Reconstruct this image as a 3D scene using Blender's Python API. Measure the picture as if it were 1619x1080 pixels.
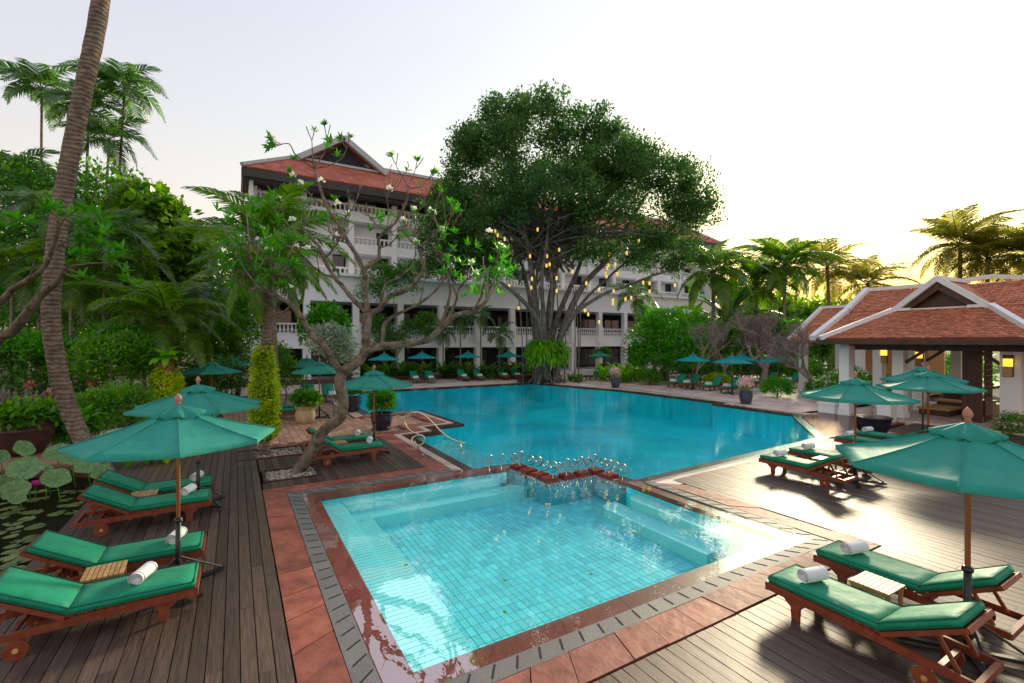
import bpy, bmesh, math, random
import numpy as np
from mathutils import Vector, Matrix
from mathutils.geometry import tessellate_polygon
random.seed(7); rng = np.random.default_rng(7)
R = math.radians; PI = math.pi
for o in list(bpy.data.objects): bpy.data.objects.remove(o)
scn = bpy.context.scene
col = scn.collection
# ------------------------------------------------------------------ camera, sky, sun, exposure
CAM_H, YAW, FPX = 3.5, 30.395, 745.0          # metres, degrees right of +Y, focal length for a 1619 px wide frame
cd = bpy.data.cameras.new('camera'); cam = bpy.data.objects.new('camera', cd); col.objects.link(cam)
cam.location = (0, 0, CAM_H); cam.rotation_euler = (R(90), 0, R(-YAW))
cd.sensor_width = 36; cd.lens = 36*FPX/1619; cd.clip_start = .1; cd.clip_end = 3000
scn.camera = cam
SUN_AZ, SUN_EL = 65.0, 18.0                   # degrees clockwise from +Y, degrees above the horizon
sd = Vector((math.sin(R(SUN_AZ))*math.cos(R(SUN_EL)), math.cos(R(SUN_AZ))*math.cos(R(SUN_EL)), math.sin(R(SUN_EL))))
w = bpy.data.worlds.new('World'); scn.world = w; w.use_nodes = True
nt = w.node_tree; nt.nodes.clear()
def wn(t, **k):
    n = nt.nodes.new(t)
    for a, b in k.items(): setattr(n, a, b)
    return n
def wl(a, b): nt.links.new(a, b)
sky = wn('ShaderNodeTexSky', sky_type='NISHITA', sun_disc=False, sun_elevation=R(SUN_EL), sun_rotation=R(SUN_AZ), air_density=3.0, dust_density=0.2, ozone_density=1.5)
bg = wn('ShaderNodeBackground'); bg.inputs['Strength'].default_value = .05
wl(sky.outputs[0], bg.inputs['Color'])
tc = wn('ShaderNodeTexCoord')
def wm(op, a, b=None):
    n = wn('ShaderNodeMath', operation=op)
    for i, v in enumerate((a, b)):
        if v is None: continue
        if isinstance(v, (int, float)): n.inputs[i].default_value = v
        else: wl(v, n.inputs[i])
    return n.outputs[0]
nrm = wn('ShaderNodeVectorMath', operation='NORMALIZE'); wl(tc.outputs['Generated'], nrm.inputs[0])
dt = wn('ShaderNodeVectorMath', operation='DOT_PRODUCT'); wl(nrm.outputs[0], dt.inputs[0]); dt.inputs[1].default_value = sd
sep = wn('ShaderNodeSeparateXYZ'); wl(nrm.outputs[0], sep.inputs[0])
dp = wm('MAXIMUM', dt.outputs['Value'], 0.0)
g1 = wm('POWER', dp, 5.0); g2 = wm('POWER', dp, 60.0)
el = wm('MAXIMUM', sep.outputs['Z'], 0.0)
hz = wm('MULTIPLY', wm('POWER', 2.718, wm('MULTIPLY', el, -7.0)), wm('POWER', dp, 5.0))
def wscale(c, f):
    n = wn('ShaderNodeVectorMath', operation='SCALE'); n.inputs[0].default_value = c; wl(f, n.inputs['Scale']); return n.outputs[0]
def wadd(a, b):
    n = wn('ShaderNodeVectorMath', operation='ADD')
    for i, v in enumerate((a, b)):
        if isinstance(v, tuple): n.inputs[i].default_value = v
        else: wl(v, n.inputs[i])
    return n.outputs[0]
nz = wn('ShaderNodeTexNoise'); nz.inputs['Scale'].default_value = 2.2; nz.inputs['Detail'].default_value = 4
mp = wn('ShaderNodeMapping'); mp.inputs['Scale'].default_value = (1, 1, 3); wl(nrm.outputs[0], mp.inputs[0]); wl(mp.outputs[0], nz.inputs['Vector'])
veil = wm('ADD', .95, wm('MULTIPLY', nz.outputs[0], .10))
c = wadd(wscale((.182, .163, .226), veil), wscale((.06, .05, .03), g1))
c = wadd(c, wscale((1.1, .95, .6), g2))
tint = wadd((1.0, 1.0, 1.0), wscale((.0, -.1, -1.3), hz))
vm = wn('ShaderNodeVectorMath', operation='MULTIPLY'); wl(c, vm.inputs[0]); wl(tint, vm.inputs[1]); c = vm.outputs[0]
bg2 = wn('ShaderNodeBackground'); wl(c, bg2.inputs['Color']); bg2.inputs['Strength'].default_value = 1.0
ad = wn('ShaderNodeAddShader'); wl(bg.outputs[0], ad.inputs[0]); wl(bg2.outputs[0], ad.inputs[1])
wo = wn('ShaderNodeOutputWorld'); wl(ad.outputs[0], wo.inputs['Surface'])
sl = bpy.data.lights.new('sun', 'SUN'); sl.energy = 2.6; sl.angle = R(8); sl.color = (1, .84, .58)
so = bpy.data.objects.new('sun', sl); col.objects.link(so)
so.rotation_euler = (-sd).to_track_quat('-Z', 'Y').to_euler(); so.location = (60, 30, 40)
scn.view_settings.view_transform = 'Standard'; scn.view_settings.look = 'None'
scn.view_settings.exposure = 1.3; scn.view_settings.gamma = 1; scn.view_settings.use_curve_mapping = False
scn.render.engine = 'CYCLES'
# ------------------------------------------------------------------ helpers
cy_, sy_ = math.cos(R(YAW)), math.sin(R(YAW))
def at(px, py, d):
    "the place d metres ahead of the camera's plane that was measured at this spot of the photograph"
    l = (px-809.5)/FPX*d
    return Vector((sy_*d+cy_*l, cy_*d-sy_*l, CAM_H-(py-540)/FPX*d))
def gp(px, d):
    v = at(px, 540, d); v.z = 0; return v
def ats(pl, d0, d1=None):
    n = len(pl); d1 = d0 if d1 is None else d1
    return [at(x, y, d0+(d1-d0)*i/max(1, n-1)) for i, (x, y) in enumerate(pl)]

class MB:
    def __init__(s): s.v = []; s.f = []
    def add(s, vs, fs):
        b = len(s.v); s.v += [tuple(v) for v in vs]; s.f += [tuple(b+i for i in f) for f in fs]; return s
    def box(s, c, d, M=None):
        x, y, z = c; a, b, e = d[0]/2, d[1]/2, d[2]/2
        vs = [Vector((x+i*a, y+j*b, z+k*e)) for k in (-1, 1) for j in (-1, 1) for i in (-1, 1)]
        if M is not None: vs = [M @ v for v in vs]
        return s.add(vs, [(0,2,3,1),(4,5,7,6),(0,1,5,4),(2,6,7,3),(0,4,6,2),(1,3,7,5)])
    def bar(s, p, q, wd, ht, up=(0,0,1)):
        p, q = Vector(p), Vector(q); t = (q-p).normalized(); u = Vector(up)
        sd_ = t.cross(u)
        if sd_.length < 1e-4: sd_ = t.cross(Vector((1,0,0)))
        sd_.normalize(); u = sd_.cross(t)
        vs = []
        for o in (p, q):
            for a, b in ((-1,-1),(1,-1),(1,1),(-1,1)): vs.append(o+sd_*a*wd/2+u*b*ht/2)
        return s.add(vs, [(0,3,2,1),(4,5,6,7),(0,1,5,4),(1,2,6,5),(2,3,7,6),(3,0,4,7)])
    def tube(s, pts, rad, n=8, cap=True):
        pts = [Vector(p) for p in pts]
        if not hasattr(rad, '__len__'): rad = [rad]*len(pts)
        b = len(s.v); u = None
        for i, p in enumerate(pts):
            t = (pts[min(i+1, len(pts)-1)]-pts[max(i-1, 0)]).normalized()
            if u is None:
                u = t.cross(Vector((0,0,1)))
                if u.length < .05: u = t.cross(Vector((1,0,0)))
            u = (u-t*u.dot(t)).normalized(); v = t.cross(u)
            for k in range(n):
                a = 2*PI*k/n; s.v.append(tuple(p+(u*math.cos(a)+v*math.sin(a))*rad[i]))
        for i in range(len(pts)-1):
            for k in range(n):
                k2 = (k+1) % n; s.f.append((b+i*n+k, b+i*n+k2, b+(i+1)*n+k2, b+(i+1)*n+k))
        if cap:
            s.f.append(tuple(b+k for k in reversed(range(n)))); s.f.append(tuple(b+(len(pts)-1)*n+k for k in range(n)))
        return s
    def lathe(s, prof, n=16, c=(0,0,0), wob=None):
        b = len(s.v)
        for r, z in prof:
            for k in range(n):
                a = 2*PI*k/n; rr = r*(wob(a, z) if wob else 1)
                s.v.append((c[0]+rr*math.cos(a), c[1]+rr*math.sin(a), c[2]+z))
        for i in range(len(prof)-1):
            for k in range(n):
                k2 = (k+1) % n; s.f.append((b+i*n+k, b+i*n+k2, b+(i+1)*n+k2, b+(i+1)*n+k))
        s.f.append(tuple(b+k for k in reversed(range(n)))); s.f.append(tuple(b+(len(prof)-1)*n+k for k in range(n)))
        return s
    def prism(s, poly, z0, z1):
        n = len(poly); a = sum(poly[i][0]*poly[(i+1)%n][1]-poly[(i+1)%n][0]*poly[i][1] for i in range(n))
        if a < 0: poly = poly[::-1]
        vs = [(p[0], p[1], z0) for p in poly]+[(p[0], p[1], z1) for p in poly]
        return s.add(vs, [tuple(range(n, 2*n)), tuple(reversed(range(n)))]+[(i, (i+1) % n, n+(i+1) % n, n+i) for i in range(n)])
    def sheet(s, poly, z, holes=()):
        loops = [[Vector((p[0], p[1], 0)) for p in l] for l in (poly,)+tuple(holes)]
        vs = [(p.x, p.y, z) for l in loops for p in l]
        fs = []
        for t in tessellate_polygon(loops):
            a, b_, c_ = [Vector(vs[i]) for i in t]
            fs.append(tuple(t) if (b_-a).cross(c_-a).z > 0 else tuple(reversed(t)))
        return s.add(vs, fs)
    def mesh(s, name, m=None, smooth=False):
        me = bpy.data.meshes.new(name); me.from_pydata(s.v, [], s.f); me.update()
        if m: me.materials.append(m)
        if smooth: me.polygons.foreach_set('use_smooth', [True]*len(me.polygons))
        return me
    def build(s, name, m, parent=None, smooth=False, kind=None):
        return link(name, s.mesh(name, m, smooth), parent, kind)
def link(name, me, parent=None, kind=None, M=None):
    o = bpy.data.objects.new(name, me); col.objects.link(o)
    if parent is not None: o.parent = parent
    if M is not None: o.matrix_basis = M
    if kind: o['kind'] = kind
    return o
def tag(o, label, cat, group=None):
    o['label'] = label; o['category'] = cat
    if group: o['group'] = group
    return o
def thing(name, label, cat, loc=(0,0,0), rz=0, group=None):
    o = bpy.data.objects.new(name, None); o.empty_display_size = .2; col.objects.link(o)
    o.location = loc; o.rotation_euler = (0, 0, rz)
    return tag(o, label, cat, group)
def tree_of(o):
    return [(c_, tree_of(c_)) for c_ in o.children]
def dup(root, tr, loc, rz, label, group=None):
    def cp(o, p, sub):
        c_ = o.copy(); col.objects.link(c_)
        if p is not None: c_.parent = p
        for ch, s2 in sub: cp(ch, c_, s2)
        return c_
    r = cp(root, None, tr); r.location = loc; r.rotation_euler = (0, 0, rz); r['label'] = label
    if group: r['group'] = group
    return r
def npmesh(name, V, F, m, smooth=False):
    me = bpy.data.meshes.new(name); k = F.shape[1]
    me.vertices.add(len(V)); me.vertices.foreach_set('co', np.ascontiguousarray(V, dtype=np.float32).ravel())
    me.loops.add(F.size); me.loops.foreach_set('vertex_index', np.ascontiguousarray(F, dtype=np.int32).ravel())
    me.polygons.add(len(F)); me.polygons.foreach_set('loop_start', np.arange(0, F.size, k, dtype=np.int32))
    me.update(calc_edges=True); me.validate()
    if m: me.materials.append(m)
    return me
def unit(a): return a/np.maximum(np.linalg.norm(a, axis=1, keepdims=True), 1e-6)
def leaf_np(C, D, U, L, W, fold=.0):
    "rhombic leaves: base C, direction D, rough normal U"
    S = unit(np.cross(D, U)); N = np.cross(S, D); L = np.asarray(L).reshape(-1, 1); W = np.asarray(W).reshape(-1, 1)
    mid = C+D*L*.5
    V = np.stack([C, mid+S*W*.5+N*W*fold, C+D*L-N*L*.10, mid-S*W*.5+N*W*fold], 1).reshape(-1, 3)
    return V
def quads(n): return np.arange(n*4, dtype=np.int32).reshape(-1, 4)
def cloud(blobs, nclump, per, crad, L, asp=.5, shell=.5, up=.2, droop=.0, low=-1.0):
    "leaf clumps through the outer part of a set of ellipsoids; returns vertices"
    B = np.array(blobs, float); a = (B[:,3]*B[:,4]+B[:,4]*B[:,5]+B[:,3]*B[:,5]); k = rng.choice(len(B), nclump, p=a/a.sum())
    d = unit(rng.normal(size=(nclump, 3))); d[:,2] = np.where(d[:,2] < low, -d[:,2], d[:,2])
    r = 1-shell*rng.random((nclump, 1))**1.6
    c0 = B[k,:3]+d*r*B[k,3:6]
    C = np.repeat(c0, per, 0)+np.clip(rng.normal(size=(nclump*per, 3)), -1.5, 1.5)*crad*.5*np.array([1, 1, .7])
    D = unit(np.repeat(d, per, 0)*.7+rng.normal(size=(nclump*per, 3))*.8+np.array([0, 0, up-droop]))
    U = unit(np.array([0, 0, 1.])+rng.normal(size=D.shape)*.45)
    l = L*(.65+.7*rng.random(len(C)))
    return leaf_np(C, D, U, l, l*asp)
def build_leaves(name, V, m, parent, kind=None):
    return link(name, npmesh(name, V, quads(len(V)//4), m), parent, kind)
# ------------------------------------------------------------------ materials
M = {}
def newmat(name):
    m = bpy.data.materials.new(name); m.use_nodes = True; t = m.node_tree
    return m, t, t.nodes['Principled BSDF'], lambda ty, **k: _n(t, ty, k), t.links.new
def _n(t, ty, k):
    n = t.nodes.new(ty)
    for a, b in k.items(): setattr(n, a, b)
    return n
def rgb(c_): return (c_[0], c_[1], c_[2], 1)
def mat(name, a, b=None, rough=.6, scale=6, stretch=(1,1,1), det=5, var=0.0, bump=0.0, bscale=None, spec=.5, metal=0, space='world', c3=None, coat=0):
    m, t, p, n, L = newmat(name); b = b or a
    p.inputs['Roughness'].default_value = rough; p.inputs['Specular IOR Level'].default_value = spec; p.inputs['Metallic'].default_value = metal
    p.inputs['Coat Weight'].default_value = coat
    if space == 'world': src = n('ShaderNodeNewGeometry').outputs['Position']
    else: src = n('ShaderNodeTexCoord').outputs['Object']
    oi = n('ShaderNodeObjectInfo'); ge = n('ShaderNodeNewGeometry')
    rsum = n('ShaderNodeMath', operation='ADD'); L(oi.outputs['Random'], rsum.inputs[0]); L(ge.outputs['Random Per Island'], rsum.inputs[1])
    fr = n('ShaderNodeMath', operation='FRACT'); L(rsum.outputs[0], fr.inputs[0])
    off = n('ShaderNodeVectorMath', operation='MULTIPLY_ADD'); L(src, off.inputs[0]); off.inputs[1].default_value = stretch
    cm = n('ShaderNodeCombineXYZ'); sc = n('ShaderNodeMath', operation='MULTIPLY'); L(fr.outputs[0], sc.inputs[0]); sc.inputs[1].default_value = 37 if var else 0
    L(sc.outputs[0], cm.inputs[0]); L(sc.outputs[0], cm.inputs[2]); L(cm.outputs[0], off.inputs[2])
    nz_ = n('ShaderNodeTexNoise'); nz_.inputs['Scale'].default_value = scale; nz_.inputs['Detail'].default_value = det; nz_.inputs['Roughness'].default_value = .65
    L(off.outputs[0], nz_.inputs['Vector'])
    cr = n('ShaderNodeValToRGB'); cr.color_ramp.elements[0].position = .32; cr.color_ramp.elements[1].position = .68
    cr.color_ramp.elements[0].color = rgb(a); cr.color_ramp.elements[1].color = rgb(b)
    if c3:
        e = cr.color_ramp.elements.new(.5); e.color = rgb(c3)
    L(nz_.outputs[0], cr.inputs[0]); out = cr.outputs[0]
    if var:
        hs = n('ShaderNodeHueSaturation'); mr = n('ShaderNodeMapRange'); L(fr.outputs[0], mr.inputs[0])
        mr.inputs['To Min'].default_value = 1-var; mr.inputs['To Max'].default_value = 1+var
        L(mr.outputs[0], hs.inputs['Value']); L(out, hs.inputs['Color']); out = hs.outputs[0]
    L(out, p.inputs['Base Color'])
    if bump:
        n2 = n('ShaderNodeTexNoise'); n2.inputs['Scale'].default_value = bscale or scale*2; n2.inputs['Detail'].default_value = 6; L(off.outputs[0], n2.inputs['Vector'])
        bp = n('ShaderNodeBump'); bp.inputs['Strength'].default_value = bump; bp.inputs['Distance'].default_value = .02; L(n2.outputs[0], bp.inputs['Height']); L(bp.outputs[0], p.inputs['Normal'])
    M[name] = m; return m
def leafmat(name, a, b, c3=None, trans=.45, rough=.36, spec=.6, scale=1.2):
    m, t, p, n, L = newmat(name)
    ge = n('ShaderNodeNewGeometry'); nz_ = n('ShaderNodeTexNoise'); nz_.inputs['Scale'].default_value = scale; nz_.inputs['Detail'].default_value = 3
    L(ge.outputs['Position'], nz_.inputs['Vector'])
    ma = n('ShaderNodeMath', operation='MULTIPLY_ADD'); L(ge.outputs['Random Per Island'], ma.inputs[0]); ma.inputs[1].default_value = .55; 
    mb = n('ShaderNodeMath', operation='MULTIPLY_ADD'); L(nz_.outputs[0], mb.inputs[0]); mb.inputs[1].default_value = 1.1; mb.inputs[2].default_value = -.3
    L(mb.outputs[0], ma.inputs[2])
    cr = n('ShaderNodeValToRGB'); cr.color_ramp.elements[0].color = rgb(a); cr.color_ramp.elements[1].color = rgb(b)
    cr.color_ramp.elements[0].position = .15; cr.color_ramp.elements[1].position = .75
    if c3:
        e = cr.color_ramp.elements.new(.95); e.color = rgb(c3)
    L(ma.outputs[0], cr.inputs[0])
    L(cr.outputs[0], p.inputs['Base Color']); p.inputs['Roughness'].default_value = rough; p.inputs['Specular IOR Level'].default_value = spec
    tr = n('ShaderNodeBsdfTranslucent'); br = n('ShaderNodeHueSaturation'); br.inputs['Value'].default_value = 2.4; br.inputs['Saturation'].default_value = 1.1; L(cr.outputs[0], br.inputs['Color']); L(br.outputs[0], tr.inputs['Color'])
    mx = n('ShaderNodeMixShader'); mx.inputs[0].default_value = trans; L(p.outputs[0], mx.inputs[1]); L(tr.outputs[0], mx.inputs[2])
    L(mx.outputs[0], t.nodes['Material Output'].inputs['Surface'])
    M[name] = m; return m
mat('deck_wood', (.042,.025,.018), (.105,.070,.053), rough=.48, scale=5, stretch=(9,.5,1), var=.36, bump=.25, bscale=12, spec=.48)
mat('deck_gap', (.008,.007,.006), rough=.9)
mat('red_stone', (.115,.034,.024), (.33,.115,.075), rough=.62, scale=2.2, var=.22, bump=1.0, bscale=5, c3=(.245,.068,.042), det=8)
mat('rim_granite', (.13,.010,.006), (.20,.022,.012), rough=.4, scale=30, var=.18)
mat('drain_granite', (.07,.07,.07), (.20,.20,.195), rough=.6, scale=70, var=.14, bump=.2)
mat('slot_black', (.006,.006,.006), rough=.9)
mat('terrace_tile', (.30,.15,.095), (.52,.33,.22), rough=.5, scale=1.3, var=.20, bump=.25, bscale=20)
mat('joint', (.10,.075,.06), (.15,.11,.09), rough=.9, scale=8)
mat('soil', (.020,.016,.010), (.05,.045,.02), rough=.95, scale=2.5, bump=.4)
mat('gravel', (.16,.14,.10), (.52,.48,.40), rough=.8, scale=9, var=.45)
mat('white_wall', (.80,.81,.84), (.86,.86,.87), rough=.7, scale=1.2)
mat('white_trim', (.78,.78,.78), (.68,.68,.68), rough=.6, scale=4)
mat('grey_trim', (.42,.43,.45), (.55,.56,.58), rough=.7, scale=3)
mat('dark_fascia', (.035,.03,.032), (.06,.05,.05), rough=.6, scale=3)
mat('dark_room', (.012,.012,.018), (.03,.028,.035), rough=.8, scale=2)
mat('dark_wood', (.05,.018,.010), (.10,.035,.02), rough=.45, scale=5, stretch=(1,1,.2))
mat('lounger_wood', (.15,.030,.012), (.27,.065,.028), rough=.38, scale=9, stretch=(1,1,1), space='obj', var=.12)
mat('teak', (.42,.23,.085), (.60,.36,.15), rough=.5, scale=8, space='obj', var=.12)
mat('pole_wood', (.30,.09,.03), (.42,.15,.05), rough=.35, scale=10, stretch=(1,1,.1), space='obj')
mat('finial_wood', (.40,.16,.11), (.52,.24,.17), rough=.45, scale=12, space='obj')
mat('black_metal', (.012,.012,.014), (.02,.02,.022), rough=.4)
mat('steel', (.30,.295,.28), (.40,.39,.37), rough=.34, metal=1)
mat('brass_steel', (.58,.50,.38), (.68,.60,.48), rough=.25, metal=1)
mat('towel', (.78,.78,.82), (.88,.88,.9), rough=.95, scale=60, space='obj', bump=.6, bscale=120)
mat('beige_wall', (.45,.36,.28), (.55,.46,.38), rough=.8, scale=3)
def fabric(name, a, b, trans):
    m, t, p, n, L = newmat(name)
    tcn = n('ShaderNodeTexCoord'); nz_ = n('ShaderNodeTexNoise'); nz_.inputs['Scale'].default_value = 5; nz_.inputs['Detail'].default_value = 4; L(tcn.outputs['Object'], nz_.inputs['Vector'])
    cr = n('ShaderNodeValToRGB'); cr.color_ramp.elements[0].color = rgb(a); cr.color_ramp.elements[1].color = rgb(b); cr.color_ramp.elements[0].position = .3; cr.color_ramp.elements[1].position = .7
    L(nz_.outputs[0], cr.inputs[0]); L(cr.outputs[0], p.inputs['Base Color']); p.inputs['Roughness'].default_value = .62; p.inputs['Specular IOR Level'].default_value = .22
    p.inputs['Sheen Weight'].default_value = .05
    wv = n('ShaderNodeTexNoise'); wv.inputs['Scale'].default_value = 260; L(tcn.outputs['Object'], wv.inputs['Vector'])
    n3 = n('ShaderNodeTexNoise'); n3.inputs['Scale'].default_value = 3.5; n3.inputs['Detail'].default_value = 2; L(tcn.outputs['Object'], n3.inputs['Vector'])
    b1 = n('ShaderNodeBump'); b1.inputs['Strength'].default_value = .25; b1.inputs['Distance'].default_value = .004; L(wv.outputs[0], b1.inputs['Height'])
    b2 = n('ShaderNodeBump'); b2.inputs['Strength'].default_value = .6; b2.inputs['Distance'].default_value = .05; L(n3.outputs[0], b2.inputs['Height']); L(b1.outputs[0], b2.inputs['Normal']); L(b2.outputs[0], p.inputs['Normal'])
    if trans:
        tr = n('ShaderNodeBsdfTranslucent'); L(cr.outputs[0], tr.inputs['Color']); mx = n('ShaderNodeMixShader'); mx.inputs[0].default_value = trans
        L(p.outputs[0], mx.inputs[1]); L(tr.outputs[0], mx.inputs[2]); L(mx.outputs[0], t.nodes['Material Output'].inputs['Surface'])
    M[name] = m
fabric('canopy', (.034,.36,.285), (.056,.44,.35), .42)
fabric('skylit_canopy', (.008,.36,.39), (.014,.42,.46), .38)
fabric('cushion', (.004,.215,.115), (.010,.28,.155), 0)
fabric('piping', (.004,.10,.06), (.006,.12,.07), 0)
def emis(name, c_, s, base=None):
    m, t, p, n, L = newmat(name); p.inputs['Base Color'].default_value = rgb(base or c_); p.inputs['Emission Color'].default_value = rgb(c_); p.inputs['Emission Strength'].default_value = s; M[name] = m
emis('lantern_glow', (1, .60, .10), .32, (.8,.6,.2)); emis('sconce_glow', (1, .52, .05), .75, (.8,.5,.1))
# bark with rings
def barkmat(name, a, b, ring=0, scale=6):
    m, t, p, n, L = newmat(name); ge = n('ShaderNodeNewGeometry')
    nz_ = n('ShaderNodeTexNoise'); nz_.inputs['Scale'].default_value = scale; nz_.inputs['Detail'].default_value = 8; L(ge.outputs['Position'], nz_.inputs['Vector'])
    cr = n('ShaderNodeValToRGB'); cr.color_ramp.elements[0].color = rgb(a); cr.color_ramp.elements[1].color = rgb(b); cr.color_ramp.elements[0].position = .3; cr.color_ramp.elements[1].position = .7
    L(nz_.outputs[0], cr.inputs[0]); p.inputs['Roughness'].default_value = .85; h = nz_.outputs[0]; outc = cr.outputs[0]
    bp = n('ShaderNodeBump'); bp.inputs['Strength'].default_value = .8; bp.inputs['Distance'].default_value = .03
    if ring:
        wv = n('ShaderNodeTexWave', bands_direction='Z'); wv.inputs['Scale'].default_value = ring; wv.inputs['Distortion'].default_value = 7; wv.inputs['Detail'].default_value = 5; wv.inputs['Detail Scale'].default_value = .9; wv.inputs['Detail Roughness'].default_value = .7; L(ge.outputs['Position'], wv.inputs['Vector'])
        mx = n('ShaderNodeMix', data_type='RGBA', blend_type='MULTIPLY'); mx.inputs[0].default_value = .5; L(cr.outputs[0], mx.inputs[6])
        r2 = n('ShaderNodeValToRGB'); r2.color_ramp.elements[0].color = (.35,.32,.3,1); r2.color_ramp.elements[1].color = (1,1,1,1); r2.color_ramp.elements[1].position = .35; L(wv.outputs[0], r2.inputs[0]); L(r2.outputs[0], mx.inputs[7]); outc = mx.outputs[2]
        sm = n('ShaderNodeMath', operation='ADD'); L(wv.outputs[0], sm.inputs[0]); L(nz_.outputs[0], sm.inputs[1]); h = sm.outputs[0]
    L(outc, p.inputs['Base Color']); L(h, bp.inputs['Height']); L(bp.outputs[0], p.inputs['Normal']); M[name] = m
barkmat('palm_bark', (.10,.075,.055), (.30,.22,.16), ring=2.6)
barkmat('thin_bark', (.16,.15,.11), (.32,.29,.22), ring=2.2)
barkmat('grey_bark', (.055,.05,.043), (.20,.185,.16), scale=3)
barkmat('plumeria_bark', (.035,.024,.017), (.24,.185,.125), scale=6)
barkmat('twig_bark', (.17,.135,.115), (.36,.29,.25))
barkmat('fibre', (.12,.06,.02), (.30,.17,.06), scale=12)
leafmat('banyan_leaf', (.018,.058,.018), (.078,.172,.042), (.16,.28,.06), trans=.38, rough=.5, spec=.35, scale=.5)
leafmat('dark_leaf', (0.022,0.090,0.013), (0.090,0.227,0.026), (0.146,0.293,0.041), trans=0.42)
leafmat('mid_leaf', (0.037,0.128,0.013), (0.128,0.300,0.024), (0.225,0.405,0.037))
leafmat('lime_leaf', (.17,.26,.006), (.42,.52,.012), (.56,.62,.03))
leafmat('yellow_leaf', (.03,.09,.010), (.10,.20,.02), (.22,.30,.035))
leafmat('bright_leaf', (0.033,0.154,0.009), (0.088,0.319,0.015), (0.165,0.396,0.033))
leafmat('plumeria_leaf', (0.025,0.128,0.009), (0.068,0.255,0.017), (0.119,0.306,0.030), spec=.6)
leafmat('palm_leaf', (0.042,0.103,0.010), (0.121,0.231,0.024), (0.231,0.303,0.042), spec=.6, trans=0.45)
leafmat('palm_dark', (0.030,0.084,0.025), (0.100,0.193,0.044), spec=.6, trans=0.4)
leafmat('palm_gold', (.06,.075,.010), (.17,.16,.022), (.28,.22,.03), trans=0.6)
leafmat('fern_leaf', (.08,.22,.008), (.20,.44,.02), (.30,.52,.04))
leafmat('lotus_leaf', (.07,.16,.05), (.15,.28,.09), (.20,.34,.12), trans=.25, scale=3)
leafmat('lily_leaf', (.05,.09,.018), (.13,.17,.035), (.20,.22,.05), trans=.0, scale=3)
leafmat('grey_leaf', (.16,.22,.14), (.34,.42,.30), trans=.2)
leafmat('white_petal', (.62,.60,.48), (.85,.85,.78), trans=.3)
leafmat('pink_petal', (.55,.10,.09), (.78,.25,.20), trans=.3)
leafmat('pale_pink_petal', (.62,.36,.38), (.80,.60,.58), trans=.3)
leafmat('magenta_petal', (.55,.05,.28), (.75,.12,.45), trans=.3)
leafmat('red_leaf', (.10,.012,.012), (.22,.03,.02), trans=.3)

def lotusmat():
    m, t, p, n, L = newmat('lotus_leaf'); tcn = n('ShaderNodeTexCoord'); sx = n('ShaderNodeSeparateXYZ'); L(tcn.outputs['Object'], sx.inputs[0])
    at2 = n('ShaderNodeMath', operation='ARCTAN2'); L(sx.outputs['Y'], at2.inputs[0]); L(sx.outputs['X'], at2.inputs[1])
    ml = n('ShaderNodeMath', operation='MULTIPLY'); L(at2.outputs[0], ml.inputs[0]); ml.inputs[1].default_value = 9.0
    sn = n('ShaderNodeMath', operation='COSINE'); L(ml.outputs[0], sn.inputs[0]); pw = n('ShaderNodeMath', operation='ABSOLUTE'); L(sn.outputs[0], pw.inputs[0])
    cr = n('ShaderNodeValToRGB'); cr.color_ramp.elements[0].position = .0; cr.color_ramp.elements[1].position = .16; cr.color_ramp.elements[0].color = (.30,.42,.17,1); cr.color_ramp.elements[1].color = (.085,.20,.055,1); L(pw.outputs[0], cr.inputs[0])
    nz_ = n('ShaderNodeTexNoise'); nz_.inputs['Scale'].default_value = 4; nz_.inputs['Detail'].default_value = 5; oi = n('ShaderNodeObjectInfo'); va = n('ShaderNodeVectorMath', operation='ADD'); L(tcn.outputs['Object'], va.inputs[0]); L(oi.outputs['Random'], va.inputs[1]); L(va.outputs[0], nz_.inputs['Vector'])
    hs = n('ShaderNodeHueSaturation'); mr = n('ShaderNodeMapRange'); L(nz_.outputs[0], mr.inputs[0]); mr.inputs['From Min'].default_value = .3; mr.inputs['From Max'].default_value = .7; mr.inputs['To Min'].default_value = .7; mr.inputs['To Max'].default_value = 1.45; L(mr.outputs[0], hs.inputs['Value'])
    mh = n('ShaderNodeMapRange'); L(oi.outputs['Random'], mh.inputs[0]); mh.inputs['To Min'].default_value = .47; mh.inputs['To Max'].default_value = .515; L(mh.outputs[0], hs.inputs['Hue'])
    L(cr.outputs[0], hs.inputs['Color']); L(hs.outputs[0], p.inputs['Base Color']); p.inputs['Roughness'].default_value = .5; bp = n('ShaderNodeBump'); bp.inputs['Strength'].default_value = .5; bp.inputs['Distance'].default_value = .02; bp.invert = True; L(pw.outputs[0], bp.inputs['Height']); L(bp.outputs[0], p.inputs['Normal']); M['lotus_leaf'] = m
lotusmat()
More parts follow.
